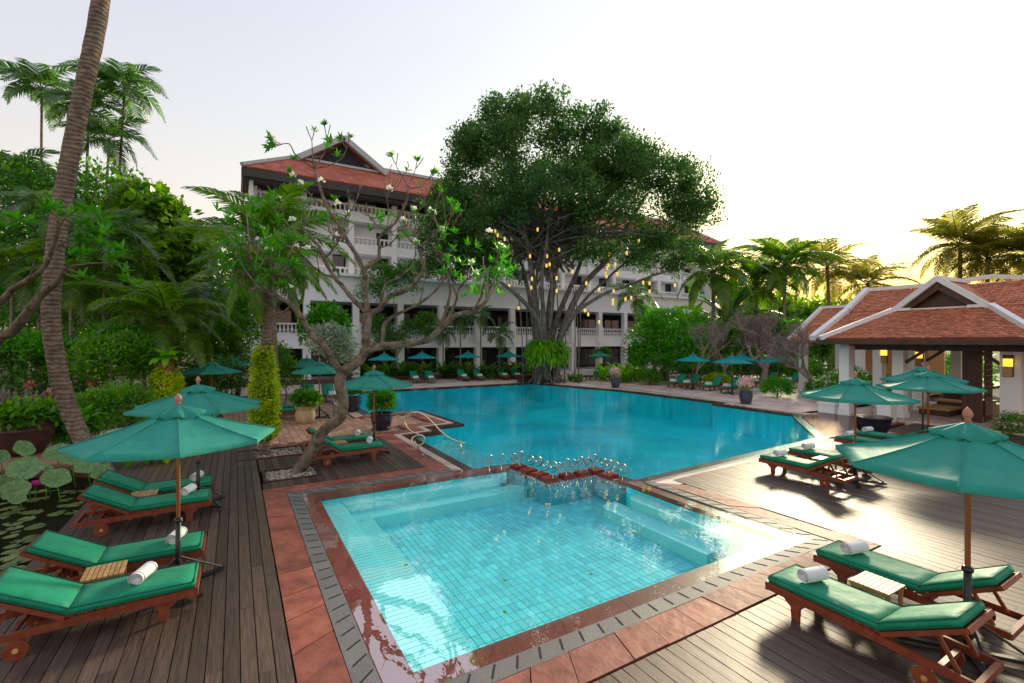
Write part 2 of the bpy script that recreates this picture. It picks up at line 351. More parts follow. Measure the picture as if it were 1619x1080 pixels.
# ------------------------------------------------------------------ more materials: water, pool tiles, paving
def water(name, tint, ior, wave, wscale_, rough=.0, dark=None, base_r=.0, gtint=(.9,.97,1.0), mixed=False):
    m, t, p, n, L = newmat(name); t.nodes.remove(p)
    ge = n('ShaderNodeNewGeometry'); mp_ = n('ShaderNodeMapping'); mp_.inputs['Scale'].default_value = (1, .6, 1); L(ge.outputs['Position'], mp_.inputs[0])
    n1 = n('ShaderNodeTexNoise'); n1.inputs['Scale'].default_value = wscale_; n1.inputs['Detail'].default_value = 2; L(mp_.outputs[0], n1.inputs['Vector'])
    n2 = n('ShaderNodeTexNoise'); n2.inputs['Scale'].default_value = wscale_*.22; n2.inputs['Detail'].default_value = 1; L(mp_.outputs[0], n2.inputs['Vector'])
    sx = n('ShaderNodeSeparateXYZ'); L(ge.outputs['Position'], sx.inputs[0])
    sm = n('ShaderNodeMath', operation='MULTIPLY_ADD'); L(n2.outputs[0], sm.inputs[0]); sm.inputs[1].default_value = 2.5; L(n1.outputs[0], sm.inputs[2])
    bp = n('ShaderNodeBump'); bp.inputs['Strength'].default_value = wave; bp.inputs['Distance'].default_value = .02; L(sm.outputs[0], bp.inputs['Height'])
    mr = n('ShaderNodeMapRange'); L(sx.outputs['Y'], mr.inputs[0]); mr.inputs['From Min'].default_value = 8; mr.inputs['From Max'].default_value = 13; mr.inputs['To Min'].default_value = wave*.35; mr.inputs['To Max'].default_value = wave
    L(mr.outputs[0], bp.inputs['Strength'])
    fr = n('ShaderNodeFresnel'); fr.inputs[0].default_value = ior; L(bp.outputs[0], fr.inputs['Normal'])
    tr = n('ShaderNodeBsdfTransparent'); tr.inputs[0].default_value = rgb(tint)
    under = tr.outputs[0]
    if dark:
        df = n('ShaderNodeBsdfDiffuse'); df.inputs[0].default_value = rgb(dark); mm = n('ShaderNodeMixShader'); mm.inputs[0].default_value = .75; L(under, mm.inputs[1]); L(df.outputs[0], mm.inputs[2]); under = mm.outputs[0]
    gl = n('ShaderNodeBsdfGlossy'); gl.inputs['Roughness'].default_value = rough; L(bp.outputs[0], gl.inputs['Normal'])
    fm = n('ShaderNodeMath', operation='MULTIPLY_ADD'); L(fr.outputs[0], fm.inputs[0]); fm.inputs[1].default_value = .12; fm.inputs[2].default_value = base_r; gt = n('ShaderNodeVectorMath', operation='SCALE'); gt.inputs[0].default_value = gtint; L(fm.outputs[0], gt.inputs['Scale']); L(gt.outputs[0], gl.inputs['Color']); 
    if mixed:
        mx = n('ShaderNodeMixShader'); L(fm.outputs[0], mx.inputs[0]); L(under, mx.inputs[1]); L(gl.outputs[0], mx.inputs[2]); gl.inputs['Color'].default_value = rgb(gtint)
        for l_ in list(gl.inputs['Color'].links): t.links.remove(l_)
    else:
        mx = n('ShaderNodeAddShader'); L(under, mx.inputs[0]); L(gl.outputs[0], mx.inputs[1])
    L(mx.outputs[0], t.nodes['Material Output'].inputs['Surface']); M[name] = m
water('pool_water', (.80, .96, .97), 1.33, .16, 7.0, base_r=.21, gtint=(.5,.92,1.0), mixed=True)
water('small_pool_water', (.86, .97, .98), 1.33, .16, 7.0, base_r=.36)
water('pond_water', (.5, .5, .35), 1.6, .05, 6.0, dark=(.018,.018,.008))
water('wet_granite', (.55, .5, .48), 1.5, .03, 5.0, base_r=.22)
mat('pool_tile', (.10,.50,.56), (.15,.57,.61), rough=.35, scale=.8, var=.15)
mat('pool_ledge_tile', (.16,.54,.55), (.21,.60,.59), rough=.35, scale=.8, var=.07)
mat('pool_grout', (.02,.26,.32), (.03,.30,.36), rough=.8)
def bricks(name, a, b, mortar, bw, bh, scale, rough=.5, msize=.02, noise=2.0, axes=None, bump=.3):
    m, t, p, n, L = newmat(name); ge = n('ShaderNodeNewGeometry'); src = ge.outputs['Position']
    if axes:
        sx = n('ShaderNodeSeparateXYZ'); L(src, sx.inputs[0]); cb = n('ShaderNodeCombineXYZ')
        for i, ax in enumerate(axes): L(sx.outputs[ax], cb.inputs[i])
        src = cb.outputs[0]
    bt = n('ShaderNodeTexBrick'); bt.inputs['Scale'].default_value = scale; bt.inputs['Brick Width'].default_value = bw; bt.inputs['Row Height'].default_value = bh; bt.inputs['Mortar Size'].default_value = msize
    bt.inputs['Color1'].default_value = rgb(a); bt.inputs['Color2'].default_value = rgb(b); bt.inputs['Mortar'].default_value = rgb(mortar); L(src, bt.inputs['Vector'])
    nz_ = n('ShaderNodeTexNoise'); nz_.inputs['Scale'].default_value = noise; nz_.inputs['Detail'].default_value = 6; L(ge.outputs['Position'], nz_.inputs['Vector'])
    hs = n('ShaderNodeHueSaturation'); mr = n('ShaderNodeMapRange'); L(nz_.outputs[0], mr.inputs[0]); mr.inputs['From Min'].default_value = .3; mr.inputs['From Max'].default_value = .7; mr.inputs['To Min'].default_value = .7; mr.inputs['To Max'].default_value = 1.25
    L(mr.outputs[0], hs.inputs['Value']); L(bt.outputs[0], hs.inputs['Color']); L(hs.outputs[0], p.inputs['Base Color']); p.inputs['Roughness'].default_value = rough
    bp = n('ShaderNodeBump'); bp.inputs['Strength'].default_value = bump; bp.inputs['Distance'].default_value = .02; bp.invert = True; L(bt.outputs['Fac'], bp.inputs['Height']); L(bp.outputs[0], p.inputs['Normal']); M[name] = m
bricks('deep_tile', (.001,.78,.88), (.002,.83,.90), (.001,.66,.76), .3, .3, 1.0, rough=.4, noise=.35)
bricks('shelf_tile', (.16,.70,.74), (.20,.75,.78), (.05,.42,.48), .3, .3, 1.0, rough=.4, noise=.35)
bricks('paving', (.66,.49,.42), (.74,.59,.52), (.40,.29,.25), .5, .25, 1.0, rough=.6, msize=.012, noise=.8)
bricks('roof_far', (.46,.11,.055), (.54,.16,.09), (.16,.04,.03), .3, .22, 1.0, rough=.75, msize=.02, noise=1.2)
m, t, p, n, L = newmat('checker_tile'); ge = n('ShaderNodeNewGeometry'); sx = n('ShaderNodeSeparateXYZ'); L(ge.outputs['Position'], sx.inputs[0])
ck = n('ShaderNodeTexChecker'); ck.inputs['Scale'].default_value = 1/.05; ck.inputs['Color1'].default_value = (.30,.36,.38,1); ck.inputs['Color2'].default_value = (.02,.05,.06,1)
sm = n('ShaderNodeMath', operation='ADD'); L(sx.outputs['X'], sm.inputs[0]); L(sx.outputs['Y'], sm.inputs[1]); cb = n('ShaderNodeCombineXYZ'); L(sm.outputs[0], cb.inputs[0]); L(sx.outputs['Z'], cb.inputs[2]); cb.inputs[1].default_value = .013
L(cb.outputs[0], ck.inputs['Vector']); L(ck.outputs['Color'], p.inputs['Base Color']); p.inputs['Roughness'].default_value = .3; M['checker_tile'] = m
mat('pale_slab', (.34,.27,.23), (.50,.43,.37), rough=.6, scale=12, var=.15)
mat('roof_tile', (.36,.10,.048), (.56,.22,.115), rough=.7, scale=3, var=.25)
mat('glass_dark', (.01,.012,.02), rough=.1, spec=.8)
mat('hill_leaf', (.02,.04,.012), (.06,.08,.02), rough=.9, scale=1.5)
# ------------------------------------------------------------------ outline of the pools: land edge of the granite rim, interior on the left
RIM = .33
OUT = [(1.3,4.53),(8.75,4.53),(8.75,8.45),(18.5,8.95),(22.7,12.1),(23.5,12.5),(23.6,17.0),(24.4,17.1),(24.2,25.2),(21.9,33.9),(5.3,33.9),(5.35,22.9),(7.95,22.9),(8.1,18.7),(6.65,18.55),(6.65,17.5),(5.35,17.35),(5.35,11.75),(1.3,11.75)]
def offset(pts, o, closed=True):
    "positive o moves to the right of the direction of travel (outwards for the pool outline)"
    n = len(pts); res = []
    for i in range(n):
        p = Vector(pts[i]); a = Vector(pts[i-1]) if (closed or i) else None; b = Vector(pts[(i+1) % n]) if (closed or i < n-1) else None
        ns = []
        if a is not None: d = (p-a).normalized(); ns.append(Vector((d.y, -d.x)))
        if b is not None: d = (b-p).normalized(); ns.append(Vector((d.y, -d.x)))
        if len(ns) == 1: q = p+ns[0]*o
        else:
            m_ = (ns[0]+ns[1]).normalized(); q = p+m_*(o/max(.35, m_.dot(ns[0])))
        res.append((q.x, q.y))
    return res
def strip(parent, name, pts, o1, o2, Lp, z0, z1, gap, m, closed=False, jit=0.0, segs=None, tilt=0.0, extra=None):
    "pieces of paving laid along a line of corners"
    A = offset(pts, o1, closed); B = offset(pts, o2, closed); n = len(pts); made = []
    for i in range(n if closed else n-1):
        if segs is not None and i not in segs: continue
        j = (i+1) % n; a0, a1, b0, b1 = [Vector(q) for q in (A[i], A[j], B[i], B[j])]
        ln = ((a1-a0).length+(b1-b0).length)/2; k = max(1, round(ln/Lp)); cuts = [0]
        for q in range(1, k): cuts.append((q+random.uniform(-jit, jit))/k)
        cuts.append(1)
        for q in range(k):
            f0, f1 = cuts[q], cuts[q+1]; g = gap/ln/2
            q0, q1, q2, q3 = a0.lerp(a1, f0+g), a0.lerp(a1, f1-g), b0.lerp(b1, f1-g), b0.lerp(b1, f0+g)
            e = gap/2/max(.05, (q3-q0).length)
            q0, q3 = q0.lerp(q3, e), q3.lerp(q0, e); q1, q2 = q1.lerp(q2, e), q2.lerp(q1, e)
            mb = MB().prism([q0, q1, q2, q3], z0, z1+random.uniform(-tilt, tilt))
            made.append(mb.build(name, m, parent))
            if extra: extra(made[-1], q0, q1, q2, q3, z1)
    return made
INN = offset(OUT, -RIM)
ground_hole = offset(OUT, .02)
POND = [(-2.78,2.5),(-2.78,16.4),(-4.2,17.6),(-9,17.9),(-16,15),(-16,2.5)]
g = MB().sheet([(-900,-500),(1100,-500),(1100,1500),(-900,1500)], -.16, holes=(ground_hole, POND)); g.build('ground', M['soil'], kind='structure')
# pool basin: floors, walls
small = [(1.63,4.86),(8.42,4.86),(8.42,9.1),(8.4,9.85),(6.9,9.85),(6.85,11.2),(6.7,11.42),(1.63,11.42)]
pf = MB().sheet([(1.0,4.3),(9.0,4.3),(9.0,12.0),(1.0,12.0)], -.66).build('pool_floor', M['pool_grout'], kind='structure')
# small pool tiles: nearest 300 are pieces, the rest one part
def inside(p, poly):
    c_ = False; n = len(poly)
    for i in range(n):
        (x1, y1), (x2, y2) = poly[i][:2], poly[i-1][:2]
        if (y1 > p[1]) != (y2 > p[1]) and p[0] < (x2-x1)*(p[1]-y1)/(y2-y1)+x1: c_ = not c_
    return c_
def unit_box():
    me = MB().box((0,0,0), (1,1,1)); return me
def tiles(parent, name, stuffname, test, x0, x1, y0, y1, px_, py_, gap, z, th, m, limit, jit=0.0, stag=False):
    cells = []
    nx, ny = int(round((x1-x0)/px_)), int(round((y1-y0)/py_))
    for i in range(nx):
        for j in range(ny):
            cx, cy = x0+(i+.5)*px_, y0+(j+.5+(.5 if stag and i % 2 else 0))*py_
            if test(cx, cy): cells.append((cx, cy))
    cells.sort(key=lambda c_: c_[0]**2+c_[1]**2)
    me = MB().box((0,0,-th/2), (px_-gap, py_-gap, th)).mesh(name, m)
    for cx, cy in cells[:limit]: link(name, me, parent, M=Matrix.Translation((cx, cy, z+random.uniform(-jit, jit))))
    if len(cells) > limit:
        mb = MB()
        for cx, cy in cells[limit:]: mb.box((cx, cy, z-th/2+random.uniform(-jit, jit)), (px_-gap, py_-gap, th))
        mb.build(stuffname, m, parent, kind='stuff')
smallfloor = offset(small, -.02)
tiles(pf, 'tile', 'tiles_beyond', lambda x, y: inside((x, y), smallfloor) and x > 2.58 and y > 5.2 and y < 10.5, 1.63, 8.47, 4.86, 11.46, .12, .22, .010, -.625, .03, M['pool_tile'], 300)
# ledges round the small pool (two steps left and back, one in front, rounded steps right)
def ledge(poly, z, nm='pool_ledge'):
    return MB().prism(poly, -.64, z).build(nm, M['pool_ledge_tile'], pf)
ledge([(1.6,4.83),(2.12,4.83),(2.12,11.45),(1.6,11.45)], -.20); ledge([(2.123,4.83),(2.58,4.83),(2.58,11.0),(2.123,11.0)], -.36)
ledge([(2.583,4.83),(8.45,4.83),(8.45,5.2),(2.583,5.2)], -.36)
def rnd_end(x0, x1, y0, y1): 
    return [(x0,y0),(x1-.25,y0)]+[(x1-.25+.25*math.sin(a), (y0+y1)/2-(y1-y0)/2*math.cos(a)) for a in np.linspace(.2, PI-.2, 8)]+[(x1-.25,y1),(x0,y1)]
ledge(rnd_end(2.123,6.2,11.003,11.45), -.18); ledge(rnd_end(2.583,6.75,10.5,11.0), -.38)
def rnd_r(x0, x1, y0, y1):
    r = (y1-y0)*.25
    return [(x1,y0),(x1,y1)]+[(x0+.3-.3*math.sin(a), y1-.3+.3*math.cos(a)) for a in np.linspace(0, PI/2, 7)]+[(x0,y0)]
ledge(rnd_r(7.95,8.45,5.6,8.3), -.18); ledge(rnd_r(7.4,7.947,5.6,8.6), -.38)
# scored lines of the ledge tiles
mb = MB()
for y in np.arange(4.97, 11.0, .11): mb.box((1.86, y, -.199), (.46, .006, .004)); mb.box((2.35, y, -.359), (.42, .006, .004))
for x in np.arange(2.66, 8.4, .12): mb.box((x, 5.02, -.359), (.006, .34, .004))
mb.build('tile_joints', M['pool_grout'], pf, kind='stuff')
# deep pool floor and walls
deep = [(5.6,11.6),(6.8,11.4),(6.9,9.6),(8.2,9.6),(8.5,8.6),(8.75,8.45)]+OUT[3:18]
MB().sheet(offset(deep, .05), -1.45).build('deep_pool_floor', M['deep_tile'], kind='structure')
MB().prism([(5.62,11.5),(7.4,11.5),(7.4,17.6),(5.62,17.6)], -1.44, -.45).build('shallow_shelf', M['shelf_tile'], kind='structure')
MB().prism([(7.403,11.8),(7.9,11.8),(7.9,17.7),(7.403,17.7)], -1.44, -.75).build('shallow_shelf_step', M['shelf_tile'], kind='structure')
def wall_line(pts, o1, o2, z0, z1, m, name, parent=None, closed=True):
    A = offset(pts, o1, closed); B = offset(pts, o2, closed); n = len(pts); mb = MB()
    for i in range(n if closed else n-1):
        j = (i+1) % n; mb.prism([A[i], A[j], B[j], B[i]], z0, z1)
    return mb.build(name, m, parent, kind=None if parent else 'structure')
wall_line(OUT, -RIM+.03, .0, -1.5, -.13, M['deep_tile'], 'pool_wall')
wall_line(OUT, -RIM+.015, -RIM+.03, -.128, -.035, M['checker_tile'], 'waterline_tiles', None)
# divider under the stepping stones
ZIG = [(6.75,11.55),(6.85,10.9),(6.88,9.85),(8.4,9.86),(8.42,8.85)]
wall_line(ZIG, -.17, .17, -1.5, -.13, M['pool_grout'], 'pool_divider', None, closed=False)
wall_line(ZIG, .17, .185, -.128, -.05, M['checker_tile'], 'divider_waterline_tiles', None, closed=False)
# ------------------------------------------------------------------ water
OW = offset(OUT, -.004)
MB().sheet([OW[0],OW[1],OW[2],(8.42,8.85),(8.40,9.86),(6.88,9.85),(6.85,10.9),(6.75,11.55),OW[17],OW[18]], 0.0).build('small_pool_water', M['small_pool_water'], kind='structure')
MB().sheet(OW[2:18]+[(6.75,11.55),(6.85,10.9),(6.88,9.85),(8.40,9.86),(8.42,8.85)], 0.0).build('pool_water', M['pool_water'], kind='structure')
# ------------------------------------------------------------------ edging: granite rim awash, slotted drain, red flagstones
edging = MB().prism([(1.3,4.2),(1.3,4.5),(8.7,4.5),(8.7,4.2)], -.15, -.14).build('pool_edging', M['joint'], kind='structure')
strip(edging, 'rim_slab', OUT, -RIM, -.003, 1.05, -.13, -.022, .006, M['rim_granite'], closed=True)
rs = MB().prism([(5.69,11.42),(6.72,11.36),(6.78,11.72),(5.36,11.78)], -.13, -.018).build('rim_slab', M['rim_granite'], edging)
rs = MB().prism([(8.42,8.79),(8.76,8.79),(8.66,9.3),(8.26,9.3)], -.13, -.018).build('rim_slab', M['rim_granite'], edging)
slot = MB()
def slot_in(o, q0, q1, q2, q3, z):
    a, b = (q0+q3)/2, (q1+q2)/2; c0 = q1.lerp(q2, .12); c1 = q1.lerp(q2, .78); s_ = MB().bar((c0.x, c0.y, z-.002), (c1.x, c1.y, z-.002), .022, .012); s_.build('slot', M['slot_black'], o)
strip(edging, 'drain_slab', OUT, .008, .27, .30, -.14, .006, .004, M['drain_granite'], closed=True, segs=[17,18,0,1], extra=slot_in)
strip(edging, 'drain_slab', OUT, .008, .16, .8, -.14, .004, .006, M['drain_granite'], closed=True, segs=[2,9,10])
strip(edging, 'drain_slab', OUT, .008, .24, .5, -.14, .004, .006, M['pale_slab'], closed=True, segs=[11,12,13,14,15,16])
strip(edging, 'flagstone', OUT, .276, .76, .62, -.14, .014, .012, M['red_stone'], closed=True, segs=[18,0,1], jit=.18, tilt=.006)
strip(edging, 'flagstone', OUT, .276, .76, .62, -.14, .014, .012, M['red_stone'], closed=True, segs=[17], jit=.18, tilt=.006)
strip(edging, 'flagstone', OUT, .246, .80, .6, -.14, .012, .012, M['red_stone'], closed=True, segs=[11,12,13,14,15,16], jit=.15, tilt=.005)
strip(edging, 'flagstone', OUT, .166, .62, .62, -.14, .010, .012, M['paving'], closed=True, segs=[2,5,6,7,8,9,10], jit=.1, tilt=.003)
MB().sheet(offset(OUT, .85), -.148, holes=(offset(OUT, .004),)).build('edging_bed', M['joint'], kind='structure')
# ------------------------------------------------------------------ timber decks: boards along Y
def boards(name, regions, pitch, gap, z, limit, label=None):
    "regions: list of (x0, x1, fy0(x), fy1(x))"
    lst = []
    for x0, x1, f0, f1 in regions:
        k = int(round((x1-x0)/pitch)); pw = (x1-x0)/k
        for i in range(k):
            x = x0+(i+.5)*pw; y = f0(x); ye = f1(x); first = True
            while y < ye-.05:
                ln = random.uniform(2.2, 3.9) if not first else random.uniform(.8, 3.6)
                first = False
                e = min(ye, y+ln)
                if ye-e < .5: e = ye
                lst.append((x, (y+e)/2, pw-gap, e-y-.004)); y = e
    base = MB()
    for x0, x1, f0, f1 in regions: base.prism([(x0,f0(x0)),(x1,f0(x1)),(x1,f1(x1)),(x0,f1(x0))], -.12, -.045)
    root = base.build(name, M['deck_gap'], kind='structure')
    def key(b):
        x, y, w_, l_ = b; d = sy_*x+cy_*y; s_ = cy_*x-sy_*y
        return d if (d > 1 and abs(s_)/d < 1.15) else 1e3+abs(d)
    lst.sort(key=key)
    me = MB().box((0,0,-.5), (1,1,1)).mesh('board', M['deck_wood'])
    for x, y, a, b in lst[:limit]: link('board', me, root, M=Matrix.Translation((x, y, z+random.uniform(-.0025,.0025))) @ Matrix.Diagonal((a, b, .035, 1)))
    if len(lst) > limit:
        mb = MB()
        for x, y, a, b in lst[limit:]: mb.box((x, y, z-.0175+random.uniform(-.0025,.0025)), (a, b, .035))
        mb.build('boards_beyond', M['deck_wood'], root, kind='stuff')
    return root
boards('right_deck', [(.57,9.5,lambda x: max(-.8, 2.2-x*.6) if x < 4 else -.6, lambda x: 3.73),(9.5,25.2,lambda x: -.6, lambda x: 8.18+(x-9.5)*.03)], .165, .011, .02, 300)
boards('left_deck', [(-2.7,.53,lambda x: 3.0, lambda x: 18.3)], .165, .011, .02, 300)
boards('patio_deck', [(.56,1.95,lambda x: 12.52, lambda x: 13.05),(.56,1.95,lambda x: 14.32, lambda x: 15.75),(1.95,4.56,lambda x: 12.52, lambda x: 17.2)], .165, .011, .02, 300)
for nm, (x0, x1, y0, y1) in (('leaning_tree_bed', (.6,1.93,13.08,14.3)), ('ivy_palm_bed', (-.02,1.93,15.8,17.2))):
    b = MB().sheet([(x0,y0),(x1,y0),(x1,y1),(x0,y1)], -.03).build('gravel_bed', M['soil'], kind='structure')
    for q in (((x0,y0+.03),(x1,y0+.03)),((x0,y1-.03),(x1,y1-.03)),((x0+.03,y0+.06),(x0+.03,y1-.06)),((x1-.03,y0+.06),(x1-.03,y1-.06))):
        MB().bar((q[0][0],q[0][1],.012), (q[1][0],q[1][1],.012), .055, .07).build('kerb_board', M['dark_wood'], b)
    mb = MB(); 
    for _ in range(700):
        x, y = random.uniform(x0+.07, x1-.07), random.uniform(y0+.07, y1-.07); r = random.uniform(.015,.036); ph = random.uniform(0, 6)
        mb.add([(x+r*math.cos(ph+k*PI/2.5)*random.uniform(.8,1.3), y+r*math.sin(ph+k*PI/2.5), -.012) for k in range(5)]+[(x,y,r*.9-.01)], [(k, (k+1) % 5, 5) for k in range(5)])
    mb.build('pebbles', M['gravel'], b, kind='stuff')
# terracotta terrace left of the deep pool
tt = MB().sheet([(-1.6,17.75),(4.7,17.75),(4.6,34.0),(-1.6,34.0)], -.028).build('tiled_terrace', M['joint'], kind='structure')
MB().prism([(4.705,18.2),(6.0,18.6),(7.4,19.6),(7.2,22.0),(4.62,22.0)], -.13, -.03).build('terrace_bed', M['joint'], tt)
def on_terr(x, y):
    if x < -1.5 or y > 33.8 or y < 17.9: return False
    if x < 4.53: return not (x < .6 and y < 18.4)
    return 18.25 < y < 22 and x < 7.1-.04*(22-y)-(.6 if y < 19.4 else 0)-(.9 if y < 19.3 else 0)
tiles(tt, 'terrace_tile', 'terrace_tiles_beyond', on_terr, -1.5, 7.3, 17.8, 33.9, .235, .47, .018, .004, .03, M['terrace_tile'], 300, jit=.002, stag=True)
strip(tt, 'flagstone', [(.55,17.47),(5.0,17.72)], -.22, .24, .6, -.13, .012, .012, M['red_stone'], jit=.1)
# far and right paving
MB().sheet([(-3,34.6),(21.9,34.6),(25.1,25.4),(25.2,17.6),(24.3,17.4),(24.2,12.9),(26.5,12.7),(72,12.7),(72,46),(-3,46)], -.004).build('terrace_paving', M['paving'], kind='structure')
# shallow wet granite between pool and pavilion
MB().prism([(18.6,9.05),(25.0,9.0),(25.0,12.6),(23.6,12.45),(22.75,12.0)], -.14, -.03).build('wet_step', M['rim_granite'], kind='structure')
MB().sheet([(18.62,9.06),(24.98,9.02),(24.98,12.55),(23.6,12.42),(22.76,12.0)], -.006).build('wet_step_water', M['wet_granite'], kind='structure')
# red corner slabs by the small pool
MB().prism([(9.52,8.2),(18.5,8.5),(18.5,8.75),(9.52,8.3)], -.12, -.03).build('edge_bed', M['joint'], edging)
# pond
MB().sheet(POND, -.62).build('pond_bed', M['soil'], kind='structure')
MB().sheet(POND, -.22).build('pond_water', M['pond_water'], kind='structure')
wall_line(POND, -.02, .08, -.6, .012, M['dark_wood'], 'pond_kerb')
# ------------------------------------------------------------------ hotel building behind the trees
def column(mb, x, y, z0, z1, s=.62):
    mb.box((x, y, (z0+z1)/2), (s, s, z1-z0))
hotel = thing('hotel_building', 'long white hotel block with arcades, balconies and red tiled roof behind the trees', 'building', (1.2, 45, 0))
def hp(mb, name, m, kind=None, M_=None):
    o = mb.build(name, m, None, kind=kind); o.parent = hotel; o.matrix_parent_inverse = Matrix.Translation((-1.2, -45, 0)); return o
HX0, HX1, HY, UY = 1.2, 62.0, 45.0, 47.0
cols = [1.2+4.2*i for i in range(15)]
hp(MB().box((31.6, 45.35, 3.53), (61.2, .5, 1.3)).box((31.6, 45.2, 2.98), (61.3, .9, .18)), 'parapet_band', M['white_wall'])
hp(MB().box((31.6, 45.45, 8.35), (61.3, .7, 2.3)).box((31.6, 45.25, 9.62), (61.5, 1.3, .24)).box((31.6, 45.3, 7.25), (61.4, .55, .2)), 'cornice_band', M['white_wall'])
for x in cols:
    mb = MB(); column(mb, x, 45.05, 0, 2.9, .66); column(mb, x, 45.05, 4.15, 7.2, .56); mb.box((x, 45.0, 4.3), (.74,.7,1.9)); hp(mb, 'pillar', M['white_wall'])
for i in range(len(cols)-1):
    x0, x1 = cols[i]+.38, cols[i+1]-.38; mb = MB(); mb.bar((x0,45.2,5.05),(x1,45.2,5.05),.3,.13).bar((x0,45.2,4.24),(x1,45.2,4.24),.3,.12)
    nb = 11
    for k in range(nb):
        x = x0+(k+.5)*(x1-x0)/nb; mb.lathe([(.05,4.3),(.11,4.42),(.12,4.55),(.06,4.75),(.06,4.9),(.10,4.98)], 6, c=(x,45.2,0))
    hp(mb, 'balustrade', M['white_trim'])
hp(MB().box((31.6, 50.0, 3.6), (60.8, .3, 7.2)), 'back_wall', M['dark_room'])  # shade inside the arcades is put into this near-black wall colour
hp(MB().box((31.6, 47.6, .02), (60.8, 4.6, .1)).box((31.6, 47.7, 3.02), (60.8, 4.2, .24)).box((31.6, 48.2, 7.32), (60.8, 4.6, .24)), 'floor_slab', M['white_wall'])
win = MB().box((0,0,0), (2.6,.06,2.1)).mesh('window', M['glass_dark']); fr = MB()
for a, b, c_, d in ((-1.33,0,.08,2.2),(1.33,0,.08,2.2),(0,0,.06,2.2),(0,1.08,2.7,.08),(0,-1.08,2.7,.08)): fr.box((a,-.05,b), (c_,.06,d))
frm = fr.mesh('frame', M['dark_wood'])
for i in range(14):
    for z in (1.4, 5.4):
        o = link('window', win, hotel, M=Matrix.Translation((cols[i]+2.1-1.2, 4.75, z))); link('frame', frm, o)
# upper storeys, set back
for k, (zs, zr) in enumerate(((9.7,10.55),(12.05,13.6),(15.15,16.7))):
    lo = zs if k else 9.72
    hp(MB().box((31.6, 47.15, (lo+zr-.62)/2), (60.6, .35, zr-.62-lo)).bar((1.4,47.15,zr),(61.8,47.15,zr),.34,.14), 'balcony_band', M['white_wall'])
    mb = MB()
    for x in np.arange(1.9, 61.5, .42): mb.box((x, 47.15, zr-.34), (.15, .2, .56))
    hp(mb, 'balcony_railing', M['white_trim'])
    hp(MB().box((31.6, 47.75, zs+.0), (60.6, .86, .22)), 'floor_slab', M['white_wall'])
hp(MB().box((31.6, 48.35, 13.6), (60.4, .3, 8.0)), 'room_wall', M['white_wall'])
for i, x in enumerate(cols):
    mb = MB(); column(mb, x if i else x+.2, 47.1, 9.72, 17.14, .5); hp(mb, 'pillar', M['white_wall'])
    if i: hp(MB().box((x, 47.75, 13.4), (.22, .86, 7.4)), 'party_wall', M['white_wall'])
door = MB().box((0,0,0), (1.2,.06,2.3)).mesh('balcony_door', M['glass_dark'])
for i in range(14):
    for z in (10.95, 13.35, 16.45): link('balcony_door', door, hotel, M=Matrix.Translation((cols[i]+3.3-1.2, 3.17, z)))
# roof: hipped, with a cross gable
def poly3(pts): return MB().add(pts, [tuple(range(len(pts)))])
def thick(pts, t):
    pts = [Vector(p) for p in pts]; nn = (pts[1]-pts[0]).cross(pts[2]-pts[0]).normalized()
    if nn.z < 0: nn = -nn
    n = len(pts); up = [p+nn*t for p in pts]
    fs = [tuple(range(n, 2*n)), tuple(reversed(range(n)))]+[(i, (i+1) % n, n+(i+1) % n, n+i) for i in range(n)]
    return pts+up, fs
EZ, RY, RZ = 18.0, 49.1, 21.1
mb = MB(); mb.add(*thick([(.5,45.1,EZ),(63,45.1,EZ),(58,RY,RZ),(5.6,RY,RZ)], .14)); mb.add(*thick([(.5,45.1,EZ),(5.6,RY,RZ),(.5,53.1,EZ)], .14)); mb.add(*thick([(.5,53.1,EZ),(63,53.1,EZ),(58,RY,RZ),(5.6,RY,RZ)][::-1], .14)); mb.add(*thick([(63,45.1,EZ),(63,53.1,EZ),(58,RY,RZ)], .14))
hp(mb, 'roof', M['roof_far'])
mb = MB(); mb.add(*thick([(5.3,48.2,20.6),(9.1,48.2,23.2),(9.1,55,23.2),(5.3,55,20.6)], .16)); mb.add(*thick([(12.9,48.2,20.6),(9.1,48.2,23.2),(9.1,55,23.2),(12.9,55,20.6)], .16)); hp(mb, 'roof', M['roof_far'])
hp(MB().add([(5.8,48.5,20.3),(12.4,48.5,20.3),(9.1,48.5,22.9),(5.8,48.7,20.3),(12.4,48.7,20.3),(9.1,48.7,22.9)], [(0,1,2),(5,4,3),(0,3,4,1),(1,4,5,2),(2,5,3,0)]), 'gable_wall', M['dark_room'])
mb = MB(); mb.bar((4.9,47.95,20.55),(9.1,47.95,23.35),.5,.5).bar((13.3,47.95,20.55),(9.1,47.95,23.35),.5,.5).bar((5.6,48.3,20.75),(12.6,48.3,20.75),.3,.22).bar((9.1,48.2,23.55),(9.1,55,23.55),.35,.25)
mb.bar((.45,45.05,EZ+.25),(5.6,RY,RZ+.25),.4,.28).bar((5.6,RY,RZ+.28),(58,RY,RZ+.28),.4,.3).bar((63,45.05,EZ+.25),(58,RY,RZ+.25),.4,.28); hp(mb, 'ridge_cap', M['grey_trim'])
hp(MB().box((31.6,45.22,17.65),(62.4,.26,.65)).box((.66,49.1,17.65),(.26,7.5,.65)).box((31.6,46.9,17.3),(62,3.1,.1)), 'eaves', M['dark_fascia'])
hp(MB().box((1.15,49.4,9.2),(.3,7.2,17.5)), 'end_wall', M['white_wall'])
hp(MB().box((61.9,49.4,9.2),(.3,7.2,17.5)), 'end_wall', M['white_wall'])
